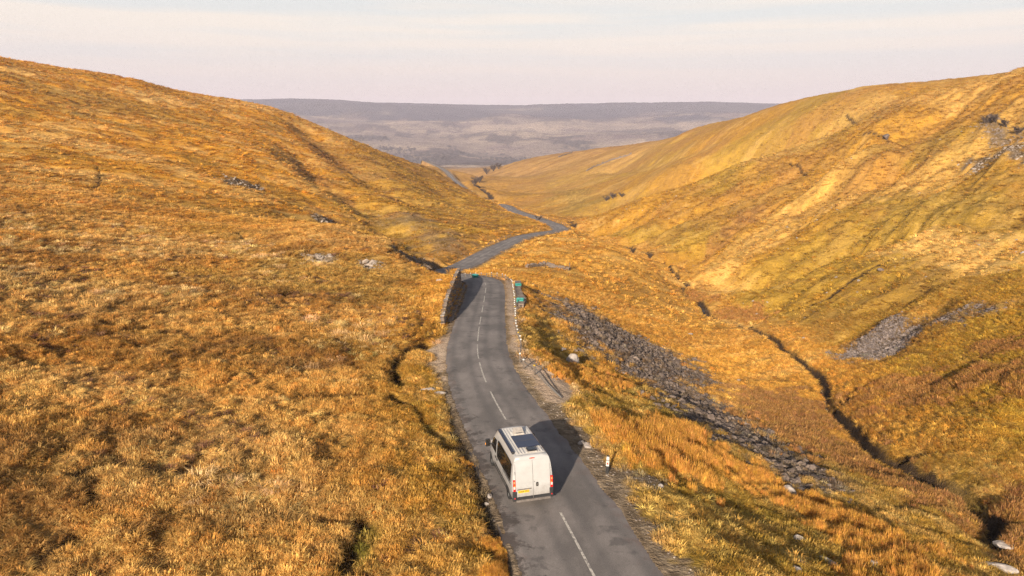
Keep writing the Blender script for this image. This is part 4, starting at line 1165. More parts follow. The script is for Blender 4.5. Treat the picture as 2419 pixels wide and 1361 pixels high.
# ------------------------------------------------------------------ outer retaining wall under the bins, right of the lane
def poly_place(P2, zf):
    P2 = [Vector((p[0], p[1], 0)) for p in P2]
    L = [0]
    for a, b in zip(P2[:-1], P2[1:]): L.append(L[-1] + (b - a).length)
    def f(s_, h, out_):
        s_ = min(max(s_, 0), L[-1] - 1e-4)
        k = max(i for i in range(len(L) - 1) if L[i] <= s_)
        d = (P2[k + 1] - P2[k]).normalized(); p = P2[k] + d * (s_ - L[k]); n = Vector((d.y, -d.x, 0))
        p = p + n * out_
        return (p.x, p.y, zf(p.x, p.y) + h)
    return f, L[-1]
ow = [road_point(arc_of_Y(y_), HW + l_) for y_, l_ in ((84, 2.1), (88, 2.6), (93, 2.3), (99, 2.2), (105, 2.6), (109, 3.0))]
ztop = {}
def zf_o(x, y):
    return float(road_at(np.array([y]))[1][0]) - 1.55
pf, pl_ = poly_place([(p.x, p.y) for p in ow], zf_o)
ow_o = empty("outer_wall", (ow[2].x, ow[2].y, zf_o(ow[2].x, ow[2].y)))
tag(ow_o, "rough stone wall holding up the outer edge of the bend under the teal bins", "wall")
o = link("wall_stones", wall_stones(pl_, lambda s: 1.75, pf, M_wall, 15, 0.22, (0.3, 0.7), 0.9), M_wall); o["kind"] = "stuff"; child_at_world(o, ow_o)

# ------------------------------------------------------------------ ruined sheepfold wall on the spur, and the field wall on the far hillside
def free_wall(name, px, height, thick, seed, label, sl_=(0.25, 0.6), sh=0.18, gap=None, ymin=0):
    P2 = [spot(u, v, ymin)[:2] for u, v in px]
    f, L = poly_place(P2, lambda x, y: gz(x, y) - 0.12)
    hn = random.Random(seed)
    ph = [hn.uniform(0.75, 1.1) for _ in range(60)]
    hgt = lambda s: height * ph[int(s / L * 58)]
    me_ = wall_stones(L, hgt, f, M_wall, seed, sh, sl_, thick)
    o = empty(name, (P2[0][0], P2[0][1], gz(*P2[0])))
    tag(o, label, "wall")
    c = link("wall_stones", me_, M_wall); c["kind"] = "stuff"; child_at_world(c, o)
    return o
free_wall("ruined_wall", [(1246, 633), (1290, 628), (1344, 640)], 0.9, 0.6, 31, "low tumbled stone wall on the grassy spur beyond the bend")
free_wall("field_wall", [(1386, 405), (1412, 392), (1450, 378), (1492, 364)], 1.9, 0.8, 32, "long dark dry stone wall climbing the far right hillside", (1.2, 2.5), 0.45)
free_wall("field_wall", [(1320, 372), (1352, 361)], 1.9, 0.8, 33, "short dark dry stone wall near the far skyline right of the dale", (1.2, 2.5), 0.45)

# ------------------------------------------------------------------ fences
M_post = simple("weathered_timber", (0.11, 0.085, 0.065), 0.9, noise=0.35, scale=9)
M_cap_w = simple("white_cap", (0.5, 0.49, 0.46), 0.6, noise=0.08)
M_cap_y = simple("yellow_cap", (0.42, 0.27, 0.03), 0.6, noise=0.08)
M_rail = simple("galvanised_rail", (0.16, 0.15, 0.14), 0.6, 0.3, noise=0.15)
post_me = {}
def post_mesh(h, wd):
    key = (round(h, 2), wd)
    if key not in post_me:
        bm = bmesh.new(); box_bm(bm, wd, wd, h + 0.3, (0, 0, (h - 0.3) / 2), None, 0.012)
        me_ = bpy.data.meshes.new("post"); bm.to_mesh(me_); bm.free(); me_.materials.append(M_post); post_me[key] = me_
    return post_me[key]
cap_me = {}
def cap_mesh(m_, wd):
    key = (m_.name, wd)
    if key not in cap_me:
        bm = bmesh.new(); box_bm(bm, wd * 1.15, wd * 1.15, wd * 0.9, (0, 0, 0), None, 0.015)
        me_ = bpy.data.meshes.new("reflector"); bm.to_mesh(me_); bm.free(); me_.materials.append(m_); cap_me[key] = me_
    return cap_me[key]
def fence(name, P, h, wd, label, rails=(0.35, 0.7), caps=True, group=None, rr=0.022, cat="fence", tail=None):
    P = [Vector(p) for p in P]
    root = empty(name, P[0]); tag(root, label, cat, group)
    for i, p in enumerate(P):
        o = link("post", post_mesh(h, wd), None, root); o.location = p - P[0]; o.rotation_euler = (random.uniform(-.05, .05), random.uniform(-.05, .05), random.uniform(0, 1))
        if caps:
            c = link("reflector", cap_mesh(M_cap_y if (i * 7) % 5 == 0 else M_cap_w, wd), None, o); c.location = (0, 0, h + wd * 0.3)
    for z in rails:
        bm = bmesh.new()
        Q = [p - P[0] + Vector((0, 0, z)) for p in P]
        if tail is not None: Q.append(Vector(tail) - P[0] + Vector((0, 0, 0.03 + z * 0.1)))
        tube_bm(bm, Q, rr, 5)
        bm_obj("rail", bm, M_rail, root)
    return root
def on_ground(q):
    return Vector((q.x, q.y, gz(q.x, q.y)))
PF = [on_ground(road_point(sv, HW + np.interp(sv, [arc_of_Y(56), arc_of_Y(66), arc_of_Y(90), arc_of_Y(106)], [1.15, 0.85, 1.0, 1.1]))) for sv in np.arange(arc_of_Y(60), arc_of_Y(107), 1.55)]
low = [spot(1263, 886), spot(1237, 872), spot(1228, 857)]
fence("crash_fence", [Vector(p) for p in low] + PF, 0.78, 0.11, "row of dark posts with white and yellow reflectors along the right edge of the lane", (0.32, 0.62), True, tail=None)
tl = [spot(1263, 886), spot(1290, 915), spot(1326, 942)]
bm = bmesh.new()
A0 = Vector(tl[0])
for z in (0.62, 0.38):
    tube_bm(bm, [Vector((0, 0, z)), Vector(tl[1]) - A0 + Vector((0, 0, z * 0.7)), Vector(tl[2]) - A0 + Vector((0, 0, 0.04 + z * 0.1))], 0.035, 6)
ro = bm_obj("end_rail", bm, M_rail); ro.location = A0
tag(ro, "pair of steel rails sloping to the ground at the near end of the fence", "rail")
PB = []
p0 = PF[-1]
sb0, sb1 = arc_of_Y(107.5), arc_of_Y(113)
crest = [on_ground(road_point(sb0 + (sb1 - sb0) * k / 3, HW + 1.0)) for k in range(1, 4)]
xl, yl = spot(1112, 657)[:2]
c_end = Vector((-9.2, 118.3, 0))
c0 = crest[-1]
arcp = []
for k in range(1, 9):
    t_ = k / 8
    q = c0 * (1 - t_) + c_end * t_ + Vector((0.0, 1.6 * math.sin(math.pi * t_), 0))
    arcp.append(Vector((q.x, q.y, gz(q.x, q.y))))
fence("bend_fence", crest + arcp, 0.85, 0.11, "post and rail fence curving round the far end of the bend", (0.4, 0.75), True)
# second stretch of lane
for nm, y0_, y1_, sd_, st_, lb_ in (("lane_fence", 196, 252, 1, 2.2, "row of short posts on the near side of the second bend"), ("lane_fence", 190, 216, -1, 2.0, "row of short posts on the uphill side of the second bend"), ("lane_fence", 262, 345, 1, 3.2, "distant row of posts on the outside of the hairpin")):
    ss = np.arange(arc_of_Y(y0_), arc_of_Y(y1_), st_)
    fence(nm, [on_ground(road_point(sv, sd_ * (HW + 0.9))) for sv in ss], 0.85, 0.14, lb_, (0.6,), False, rr=0.02)
fence("roadside_post", [spot(1346, 634)], 1.3, 0.16, "single dark post standing by the tumbled wall on the spur", (), False, cat="post")

# ------------------------------------------------------------------ teal grit bins
M_teal = simple("teal_plastic", (0.03, 0.22, 0.19), 0.45, noise=0.18, scale=4)
M_teal_d = simple("teal_plastic_dark", (0.015, 0.16, 0.14), 0.5, noise=0.18, scale=4)
def grit_bin(loc, rz, label, s=1.0):
    root = empty("grit_bin", loc, rz); tag(root, label, "grit bin", "teal grit bins round the bend")
    bm = bmesh.new()
    bt = [bm.verts.new((x * 0.36, y * 0.28, 0.0)) for x, y in ((-1, -1), (1, -1), (1, 1), (-1, 1))]
    tp = [bm.verts.new((x * 0.46, y * 0.36, 0.62)) for x, y in ((-1, -1), (1, -1), (1, 1), (-1, 1))]
    bm.faces.new(bt[::-1]); bm.faces.new(tp)
    for k in range(4): bm.faces.new((bt[k], bt[(k + 1) % 4], tp[(k + 1) % 4], tp[k]))
    bmesh.ops.bevel(bm, geom=bm.edges[:], offset=0.035, segments=2, affect='EDGES')
    bm_obj("body", bm, M_teal, root)
    bm = bmesh.new(); box_bm(bm, 1.02, 0.82, 0.07, (0, 0, 0.66), None, 0.025)
    box_bm(bm, 0.9, 0.5, 0.07, (0, 0.1, 0.73), None, 0.03)
    lid = bm_obj("lid", bm, M_teal, root); lid.rotation_euler = (R(-7), 0, 0)
    box("handle", 0.24, 0.05, 0.05, (0, -0.42, 0.66), M_teal_d, lid, 0.012)
    for x in (-0.24, 0, 0.24): box("rib", 0.05, 0.04, 0.46, (x, -0.335, 0.30), M_teal_d, root, 0.01)
    root.scale = (s, s, s)
    return root
def lift(q, dz=0.0):
    return (q.x, q.y, gz(q.x, q.y) + dz)
b1 = road_point(arc_of_Y(86.5), HW + 1.75); grit_bin(lift(b1, 0.02), R(-8), "nearest teal bin on the outer edge of the bend, outside the post row", 1.02)
b2 = road_point(arc_of_Y(102.5), HW + 1.95); grit_bin(lift(b2, 0.02), R(10), "teal bin further round the bend, beyond the nearest one", 1.0)
b3 = Vector((-6.4, 116.6, 0)); grit_bin(lift(b3, 0.02), R(150), "shaded teal bin against the fence at the end of the bend", 1.05)

# ------------------------------------------------------------------ marker post
mk_p = spot(1434, 1117)
root = empty("marker_post", mk_p); tag(root, "black and white marker post standing on the gravel verge", "marker post")
M_blk = simple("black_paint", (0.018, 0.017, 0.017), 0.55, noise=0.3)
M_wht = simple("white_paint", (0.40, 0.39, 0.37), 0.55, noise=0.1, scale=12)
M_red = simple("red_reflector", (0.35, 0.03, 0.02), 0.3)
def prism(z0, z1, w0, w1):
    bm = bmesh.new()
    a = [bm.verts.new((x * w0, y * w0 * 0.8, z0)) for x, y in ((-1, -1), (1, -1), (1, 1), (-1, 1))]
    b = [bm.verts.new((x * w1, y * w1 * 0.8, z1)) for x, y in ((-1, -1), (1, -1), (1, 1), (-1, 1))]
    bm.faces.new(a[::-1]); bm.faces.new(b)
    for k in range(4): bm.faces.new((a[k], a[(k + 1) % 4], b[(k + 1) % 4], b[k]))
    bmesh.ops.bevel(bm, geom=bm.edges[:], offset=0.008, segments=1, affect='EDGES')
    return bm
bm_obj("black_foot", prism(-0.2, 0.42, 0.085, 0.08), M_blk, root)
bm_obj("white_band", prism(0.42, 0.74, 0.08, 0.076), M_wht, root)
bm_obj("black_band", prism(0.74, 0.77, 0.077, 0.077), M_blk, root)
bm_obj("white_top", prism(0.77, 0.97, 0.076, 0.073), M_wht, root)
bm_obj("black_cap", prism(0.97, 1.02, 0.075, 0.06), M_blk, root)
box("reflector", 0.07, 0.012, 0.11, (0, -0.068, 0.58), M_red, root, 0.003)
root.rotation_euler = (0.02, 0.03, R(-15))

# ------------------------------------------------------------------ boulders one can point at
def boulder(u, v, w_, h_, d_=None, label="", seed=1, m_=None, rz=None, sink=0.2, tilt=(0, 0)):
    p_ = spot(u, v)
    pr = rock_proto("boulder", 400 + seed, m_ or M_stone, 0.75, 3, 0.25)
    me_ = pr.data; bpy.data.objects.remove(pr)
    co = np.empty(len(me_.vertices) * 3, np.float32); me_.vertices.foreach_get('co', co); co = co.reshape(-1, 3)
    co -= (co.max(0) + co.min(0)) / 2; ext = co.max(0) - co.min(0)
    co = co / ext * np.array([w_, d_ or w_ * 0.75, h_]); co[:, 2] += h_ * (0.5 - sink)
    me_.vertices.foreach_set('co', co.astype(np.float32).ravel()); me_.update()
    o = link("boulder", me_); o.location = p_; o.rotation_euler = (tilt[0], tilt[1], rz if rz is not None else seed * 1.3)
    tag(o, label, "boulder", "boulders on the slopes")
    return o
boulder(1353, 858, 1.35, 1.15, 1.0, "large pale grey boulder standing among orange rushes below the fence", 1, rz=0.2, sink=0.12)
boulder(1858, 1168, 0.95, 0.85, 0.55, "leaning grey boulder at the top of the lower rush patch", 2, rz=-0.5, tilt=(0, 0.5))
boulder(1905, 1243, 1.3, 0.35, 0.5, "long flat grey slab lying in pale grass on the lower slope", 3, rz=-0.45)
boulder(1888, 1275, 0.6, 0.3, 0.4, "pale broken stone just below the long flat slab", 4, rz=-0.3)
boulder(1883, 1333, 0.75, 0.28, 0.4, "pale wedge of stone near the bottom edge, upper of a pair", 5, rz=-0.3)
boulder(1881, 1354, 0.65, 0.4, 0.45, "squat pale stone at the bottom edge, lower of a pair", 6)
boulder(1957, 1338, 1.1, 0.5, 0.55, "cracked pale boulder lying right of the pair of stones", 7, rz=-0.6, tilt=(0, 0.25))
boulder(2067, 1341, 0.65, 0.55, 0.5, "upright pale boulder at the foot of orange rushes", 8, rz=0.4)
boulder(2355, 1350, 2.2, 0.6, 0.9, "long pale slab at the bottom right corner", 9, rz=-0.25)
boulder(2375, 1295, 1.5, 0.5, 0.8, "grey rock by the beck near the right edge", 10, rz=-0.3)
boulder(2012, 1277, 0.4, 0.35, None, "small pale stone alone in the orange rushes", 11)
boulder(2010, 1302, 0.5, 0.3, None, "small flat stone below the rush patch", 12)
boulder(1930, 1062, 0.5, 0.3, None, "grey stone on the right rim of the scree band", 13)
boulder(1913, 1110, 0.9, 0.7, None, "squarish grey block at the lower end of the scree band", 14, m_=M_stone_d)
boulder(1330, 828, 0.7, 0.4, None, "pale stone in olive grass just above the large grey boulder", 15)
boulder(1388, 1055, 0.6, 0.28, None, "pale flat stone on the gravel below the fence end", 16)
boulder(1372, 1048, 0.42, 0.22, None, "smaller pale stone at the edge of the tarmac beside the van", 17)
boulder(1157, 1174, 0.34, 0.18, None, "pale stone on the left kerb behind the van", 18)
boulder(1150, 1192, 0.26, 0.15, None, "small white stone on the left bank just behind the van", 19)
boulder(1010, 925, 1.2, 0.4, 0.7, "grey slab in the ditch side left of the lane", 20, rz=0.3)
boulder(1040, 933, 0.9, 0.3, 0.5, "pale slab at the left road edge beside the ditch", 21, rz=0.1)
boulder(1865, 1030, 0.6, 0.35, None, "pale stone above the scree band near brown rushes", 22)
boulder(2092, 328, 4.2, 3.2, 3.0, "dark rock outcrop high on the right hillside", 23, m_=M_stone_d)
boulder(2080, 640, 1.5, 0.9, None, "brown stone at the head of the gully on the right hillside", 24, m_=M_stone_d)
boulder(1745, 900, 0.7, 0.4, None, "lone grey stone between the scree and the brown rushes", 25)
boulder(1630, 790, 1.1, 0.4, None, "flat pale stone on the golden slope above the beck", 26)
boulder(1040, 665, 1.1, 0.5, None, "pale stone on the bank top above the retaining wall", 27)
boulder(1560, 1150, 0.35, 0.2, None, "small tan stone on the gravel right of the marker post", 28)

# ------------------------------------------------------------------ bare shrubs
def shrub(u, v, h_, label, seed, ymin=0, wide=1.0):
    r = random.Random(seed); p_ = spot(u, v, ymin)
    bm = bmesh.new(); tips = []
    for k in range(7):
        a = r.uniform(0, 6.28); l = h_ * r.uniform(0.45, 0.7)
        e = Vector((math.cos(a) * l * 0.5 * wide, math.sin(a) * l * 0.5 * wide, l))
        tube_bm(bm, [(0, 0, -0.1), e * 0.5 + Vector((r.uniform(-.1, .1), 0, 0)) * h_, e], [h_ * .03, h_ * .02, h_ * .012], 4)
        tips.append(e)
    root = empty("bare_shrub", p_); tag(root, label, "shrub", "bare shrubs in the valley")
    bm_obj("stems", bm, M_twig, root)
    vv, ff = [], []
    for e in tips:
        for k in range(46):
            s_ = e * r.uniform(0.5, 1.0); d = Vector((r.gauss(0, 1) * wide, r.gauss(0, 1) * wide, r.gauss(0.5, .7))).normalized() * h_ * r.uniform(0.15, 0.42)
            w_ = Vector((r.gauss(0, 1), r.gauss(0, 1), r.gauss(0, 1))).normalized() * h_ * 0.018
            b_ = len(vv); vv += [tuple(s_ - w_), tuple(s_ + w_), tuple(s_ + d)]; ff.append((b_, b_ + 1, b_ + 2))
    me_ = bpy.data.meshes.new("crown"); me_.from_pydata(vv, [], ff)
    link("crown", me_, M_twig, root)
SH = [(1432, 475, 5, "leftmost of three dark bare shrubs in the right hillside's side gully"), (1448, 470, 6, "middle of three dark bare shrubs in the right hillside's side gully"), (1470, 466, 4.5, "rightmost of three dark bare shrubs in the right hillside's side gully"),
      (1120, 440, 9, "dark bare tree low in the valley mouth, nearest the left spur"), (1132, 432, 10, "dark bare tree in the valley mouth beside the far lane"), (1150, 412, 13, "dark bare tree further up the valley mouth"), (1165, 405, 13, "dark bare tree in the valley mouth below the far slope"), (1178, 400, 12, "rightmost dark bare tree in the valley mouth"),
      (2330, 292, 4.5, "dark heathery bush at the left end of the crag on the right hillside"), (2352, 290, 5, "tall dark heathery bush on the crag of the right hillside"), (2378, 300, 4.5, "dark heathery bush in the middle of the crag"), (2402, 318, 4.5, "dark heathery bush at the right edge on the crag"),
      (1272, 521, 3.0, "low brown bush beside the lane at the hairpin")]
for k, (u, v, h_, lb_) in enumerate(SH):
    shrub(u, v, h_, lb_, 200 + k, 0, 1.6 if h_ < 6 else 1.1)
#@@PART5
# ------------------------------------------------------------------ camper van
M_body = simple("van_paint", (0.305, 0.300, 0.294), 0.35, 0.0, 0.05, 1.5, 0.5, coat=0.4)
M_door = simple("van_door_paint", (0.312, 0.307, 0.30), 0.38, 0.0, 0.06, 2.2, 0.5, coat=0.3)
M_roofp = simple("van_roof_paint", (0.52, 0.49, 0.45), 0.5, 0.0, 0.07, 3.0, 0.4)
M_dark = simple("black_plastic", (0.016, 0.016, 0.017), 0.6, 0, 0.25, 8)
M_dirt = simple("road_dirt_plastic", (0.10, 0.085, 0.075), 0.8, 0, 0.3, 6)
M_glass = simple("tinted_glass", (0.012, 0.011, 0.010), 0.06, 0, 0.1, 2, 0.7)
M_seam = simple("panel_gap", (0.06, 0.056, 0.053), 0.8)
M_tyre = simple("tyre_rubber", (0.014, 0.014, 0.014), 0.85, 0, 0.3, 10)
M_rim = simple("wheel_steel", (0.30, 0.30, 0.30), 0.4, 0.5)
M_solar = simple("solar_cells", (0.020, 0.026, 0.052), 0.28, 0.1, 0.2, 5)
M_awn = simple("awning_case", (0.022, 0.030, 0.055), 0.38, 0.3, 0.15, 3)
M_lred = simple("tail_lens_red", (0.42, 0.012, 0.008), 0.2, 0, 0.05, 4, 0.6)
M_lwht = simple("tail_lens_clear", (0.42, 0.38, 0.35), 0.2, 0, 0.05, 4, 0.6)
M_lit = simple("brake_lamp_lit", (1.0, 0.07, 0.025), 0.3, 0, 0.02, 4, 0.4, emit=2.2)
M_amb = simple("amber_lens", (0.75, 0.25, 0.02), 0.3)
M_plate = simple("yellow_plate", (0.56, 0.36, 0.008), 0.5, 0, 0.04, 3)
M_let = simple("plate_letters", (0.02, 0.02, 0.02), 0.6)
M_vent = simple("roof_vent_plastic", (0.34, 0.30, 0.26), 0.5, 0, 0.2, 8)
VL, VH = 5.95, 2.52
def v_top(y):
    return float(np.interp(y, [0.0, 0.05, 0.16, 0.5, 3.75, 4.05, 4.35, 5.05, 5.20, 5.70, 5.88, 5.95], [2.30, 2.40, 2.47, 2.51, 2.52, 2.46, 2.28, 1.52, 1.40, 1.12, 0.98, 0.75]))
def v_hw(y, z):
    w0 = float(np.interp(z, [0.30, 0.45, 0.80, 1.25, 1.6, 2.0, 2.25, 2.42, 2.52], [0.955, 1.0, 1.02, 1.015, 0.985, 0.935, 0.885, 0.82, 0.72]))
    tp = v_top(y)
    if tp < 2.5 and y > 1: w0 = min(w0, float(np.interp((tp - z), [0, 0.06, 0.2, 0.5], [0.62, 0.74, 0.84, 1.02])))
    w0 *= float(np.interp(y, [0, 0.06, 0.2, 4.6, 5.4, 5.8, 5.95], [0.955, 0.98, 1.0, 1.0, 0.95, 0.84, 0.70]))
    return w0
def v_rear(z):
    return float(np.interp(z, [0.3, 0.6, 1.2, 1.8, 2.2, 2.45], [0.0, 0.0, 0.01, 0.04, 0.085, 0.16]))
for m_ in (M_body, M_door):
    t = m_.node_tree; p = t.nodes['Principled BSDF']
    src = p.inputs['Base Color'].links[0].from_socket
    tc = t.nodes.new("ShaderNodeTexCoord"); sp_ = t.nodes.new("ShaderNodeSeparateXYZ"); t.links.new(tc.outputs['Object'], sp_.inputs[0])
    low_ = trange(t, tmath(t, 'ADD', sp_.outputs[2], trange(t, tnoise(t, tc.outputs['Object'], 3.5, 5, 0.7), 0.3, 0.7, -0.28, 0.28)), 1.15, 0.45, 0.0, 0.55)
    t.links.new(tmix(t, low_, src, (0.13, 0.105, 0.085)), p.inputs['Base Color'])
van = empty("camper_van")
tag(van, "light grey high-roof camper van with solar panel driving down the left lane", "van")
def vpart(name, bm, m_, parent=None, sm=False):
    return bm_obj(name, bm, m_, parent or van, sm)
# shell
ys = [0.0, 0.03, 0.08, 0.16, 0.3, 0.6, 1.0, 1.5, 2.0, 2.5, 3.0, 3.4, 3.75, 3.95, 4.1, 4.25, 4.4, 4.6, 4.8, 5.0, 5.12, 5.25, 5.45, 5.65, 5.8, 5.9, 5.95]
nz_ = 14
bm = bmesh.new(); rings = []
for y in ys:
    tp = v_top(y); zb = 0.34
    ring = []
    zs = [zb + (tp - 0.005 - zb) * (1 - (1 - k / nz_) ** 1.25) for k in range(nz_ + 1)]
    for sg in (1, -1):
        side = []
        for z in zs:
            yy = max(y, v_rear(z)) if y < 0.3 else y
            side.append((sg * v_hw(y, z), yy, z))
        top = [(sg * v_hw(y, zs[-1]) * f_, max(y, v_rear(tp)) if y < 0.3 else y, tp + 0.02 * (1 - f_ ** 2)) for f_ in (0.66, 0.33)]
        seq = side + top
        ring.append(seq)
    full = ring[0] + [(0, ring[0][-1][1], tp + 0.022)] + ring[1][::-1]
    rings.append([bm.verts.new(c) for c in full])
for A, B in zip(rings[:-1], rings[1:]):
    for k in range(len(A) - 1):
        bm.faces.new((A[k], A[k + 1], B[k + 1], B[k]))
    bm.faces.new((A[-1], A[0], B[0], B[-1]))
bm.faces.new(rings[0]); bm.faces.new(rings[-1][::-1])
bmesh.ops.recalc_face_normals(bm, faces=bm.faces[:])
body = vpart("body", bm, M_body, None, True)
def side_patch(name, sg, outline, off, m_, parent=None, ny=10):
    """panel following the flank; outline = list of (y, z_low, z_high)"""
    bm = bmesh.new(); cols = []
    yy = np.linspace(outline[0][0], outline[-1][0], ny)
    for y in yy:
        a = np.interp(y, [q[0] for q in outline], [q[1] for q in outline]); b = np.interp(y, [q[0] for q in outline], [q[2] for q in outline])
        cols.append([bm.verts.new((sg * (v_hw(y, z) + off), y, z)) for z in np.linspace(a, b, 7)])
    for A, B in zip(cols[:-1], cols[1:]):
        for k in range(6):
            f_ = bm.faces.new((A[k], B[k], B[k + 1], A[k + 1]))
    bmesh.ops.recalc_face_normals(bm, faces=bm.faces[:])
    if (bm.faces[:][0].normal.x * sg) < 0: bmesh.ops.reverse_faces(bm, faces=bm.faces[:])
    r_ = bmesh.ops.solidify(bm, geom=bm.faces[:], thickness=0.008)
    return vpart(name, bm, m_, parent, False)
def rear_patch(name, x0_, x1_, z0_, z1_, off, m_, parent=None, th=0.008, nx=4, nzz=8, bev=0):
    bm = bmesh.new(); cols = []
    for x in np.linspace(x0_, x1_, nx):
        cols.append([bm.verts.new((x, v_rear(z) - off, z)) for z in np.linspace(z0_, z1_, nzz)])
    for A, B in zip(cols[:-1], cols[1:]):
        for k in range(nzz - 1):
            bm.faces.new((A[k], B[k], B[k + 1], A[k + 1]))
    bmesh.ops.recalc_face_normals(bm, faces=bm.faces[:])
    bm.normal_update()
    if bm.faces[:][0].normal.y > 0: bmesh.ops.reverse_faces(bm, faces=bm.faces[:])
    bmesh.ops.solidify(bm, geom=bm.faces[:], thickness=th)
    return vpart(name, bm, m_, parent)
for sg in (-1, 1):
    w_ = side_patch("side_window", sg, [(0.42, 1.22, 2.02), (0.55, 1.20, 2.08), (3.2, 1.22, 2.08), (3.34, 1.24, 2.02)], 0.012, M_glass)
    side_patch("window_frame", sg, [(0.36, 1.17, 2.07), (0.5, 1.15, 2.13), (3.25, 1.17, 2.13), (3.40, 1.19, 2.07)], 0.005, M_dark, w_)
    cw = side_patch("cab_window", sg, [(3.62, 1.28, 2.0), (4.2, 1.28, 1.95), (4.5, 1.28, 1.72), (4.85, 1.29, 1.42)], 0.010, M_glass)
    side_patch("swage_line", sg, [(0.25, 0.99, 1.02), (3.5, 1.01, 1.04)], 0.010, M_body)
    side_patch("rub_strip", sg, [(1.25, 0.58, 0.68), (4.0, 0.58, 0.68)], 0.016, M_dark)
    side_patch("sill", sg, [(0.05, 0.30, 0.40), (5.5, 0.30, 0.40)], 0.012, M_dark)
    side_patch("door_gap", sg, [(3.48, 0.45, 2.2), (3.50, 0.45, 2.2)], 0.006, M_seam, None, 2)
    side_patch("door_gap", sg, [(2.02, 0.45, 1.15), (2.04, 0.45, 1.15)], 0.006, M_seam, None, 2)
    side_patch("door_gap", sg, [(4.62, 0.45, 1.2), (4.64, 0.45, 1.2)], 0.006, M_seam, None, 2)
    side_patch("slide_rail", sg, [(0.35, 1.075, 1.11), (2.0, 1.08, 1.115)], 0.014, M_dark)
    side_patch("door_handle", sg, [(3.20, 1.03, 1.13), (3.40, 1.03, 1.13)], 0.035, M_dark, None, 3)
    side_patch("door_handle", sg, [(3.56, 1.03, 1.13), (3.76, 1.03, 1.13)], 0.035, M_dark, None, 3)
    # mirror
    bm = bmesh.new(); box_bm(bm, 0.24, 0.14, 0.44, (sg * 1.24, 4.62, 1.50), None, 0.05); mi = vpart("mirror", bm, M_dark, None, True)
    bm = bmesh.new(); box_bm(bm, 0.22, 0.07, 0.07, (sg * 1.06, 4.62, 1.40), None, 0.02); vpart("mirror_arm", bm, M_dark, mi)
    bm = bmesh.new(); box_bm(bm, 0.20, 0.012, 0.36, (sg * 1.24, 4.545, 1.52), None, 0.004); vpart("mirror_glass", bm, M_glass, mi)
    box("indicator", 0.03, 0.08, 0.10, (sg * 1.36, 4.63, 1.44), M_amb, mi, 0.01)
# windscreen, bonnet lamps
bm = bmesh.new(); cols = []
for f_ in np.linspace(-1, 1, 7):
    c_ = []
    for y in np.linspace(4.28, 5.02, 6):
        wv = v_hw(y, v_top(y) - 0.02) * 0.92
        c_.append(bm.verts.new((f_ * wv, y + 0.02, v_top(y) + 0.03)))
    cols.append(c_)
for A, B in zip(cols[:-1], cols[1:]):
    for k in range(5): bm.faces.new((A[k], B[k], B[k + 1], A[k + 1]))
vpart("windscreen", bm, M_glass)
for sg in (-1, 1):
    bm = bmesh.new(); box_bm(bm, 0.22, 0.25, 0.36, (sg * 0.72, 5.66, 0.98), None, 0.06); vpart("headlight", bm, M_lwht)
box("front_bumper", 1.7, 0.30, 0.40, (0, 5.82, 0.48), M_dark, van, 0.08)
# rear doors
for sg in (-1, 1):
    d_o = rear_patch("rear_door", 0.006 if sg > 0 else -0.845, 0.845 if sg > 0 else -0.006, 0.56, 2.30, 0.020, M_door)
    rear_patch("door_gap", sg * 0.85 - 0.006, sg * 0.85 + 0.006, 0.56, 2.30, 0.006, M_seam, d_o, nx=2)
    for z in (0.98, 1.92):
        rear_patch("swage_line", min(sg * 0.03, sg * 0.82), max(sg * 0.03, sg * 0.82), z, z + 0.02, 0.028, M_door, d_o, 0.004, 2, 2)
    rear_patch("swage_line", min(sg * 0.03, sg * 0.82), max(sg * 0.03, sg * 0.82), 1.20, 1.215, 0.026, M_door, d_o, 0.004, 2, 2)
    for z in (0.72, 1.75):
        box("hinge", 0.05, 0.05, 0.14, (sg * 0.90, v_rear(z) - 0.02, z), M_body, d_o, 0.01)
    box("lower_trim", 0.82, 0.03, 0.16, (sg * 0.43, -0.012, 0.475), M_dark, d_o, 0.01)
    # lamps
    tl_ = rear_patch("tail_light", min(sg * 0.855, sg * 0.975), max(sg * 0.855, sg * 0.975), 0.86, 1.44, 0.030, M_lred, None, 0.03, 3, 6)
    rear_patch("reverse_lens", min(sg * 0.87, sg * 0.965), max(sg * 0.87, sg * 0.965), 0.97, 1.10, 0.036, M_lwht, tl_, 0.006, 2, 2)
    rear_patch("brake_lens", min(sg * 0.88, sg * 0.955), max(sg * 0.88, sg * 0.955), 1.24, 1.36, 0.036, M_lit, tl_, 0.006, 2, 2)
    rear_patch("indicator_lens", min(sg * 0.87, sg * 0.93), max(sg * 0.87, sg * 0.93), 1.12, 1.17, 0.040, M_amb, tl_, 0.006, 2, 2)
    bm = bmesh.new(); box_bm(bm, 0.20, 0.16, 0.50, (sg * 0.90, 0.03, 0.60), None, 0.04); cb = vpart("corner_bumper", bm, M_dark)
    box("reflector", 0.06, 0.02, 0.06, (sg * 0.91, -0.055, 0.52), M_lit if False else M_lred, cb, 0.01)
box("rear_step", 1.70, 0.20, 0.12, (0, 0.0, 0.36), M_dirt, van, 0.03)
rear_patch("door_gap", -0.005, 0.005, 0.40, 2.30, 0.030, M_seam, None, 0.004, 2, 8)
hd = box("rear_handle", 0.11, 0.03, 0.20, (0.20, v_rear(1.1) - 0.03, 1.10), M_dark, van, 0.03)
box("grip", 0.05, 0.03, 0.12, (0.20, v_rear(1.1) - 0.05, 1.10), M_dirt, hd, 0.012)
box("lock", 0.025, 0.012, 0.04, (0.06, v_rear(1.24) - 0.03, 1.24), M_dark, van, 0.004)
box("plate_light_bar", 0.70, 0.03, 0.045, (-0.43, v_rear(0.92) - 0.035, 0.93), M_dirt, van, 0.01)
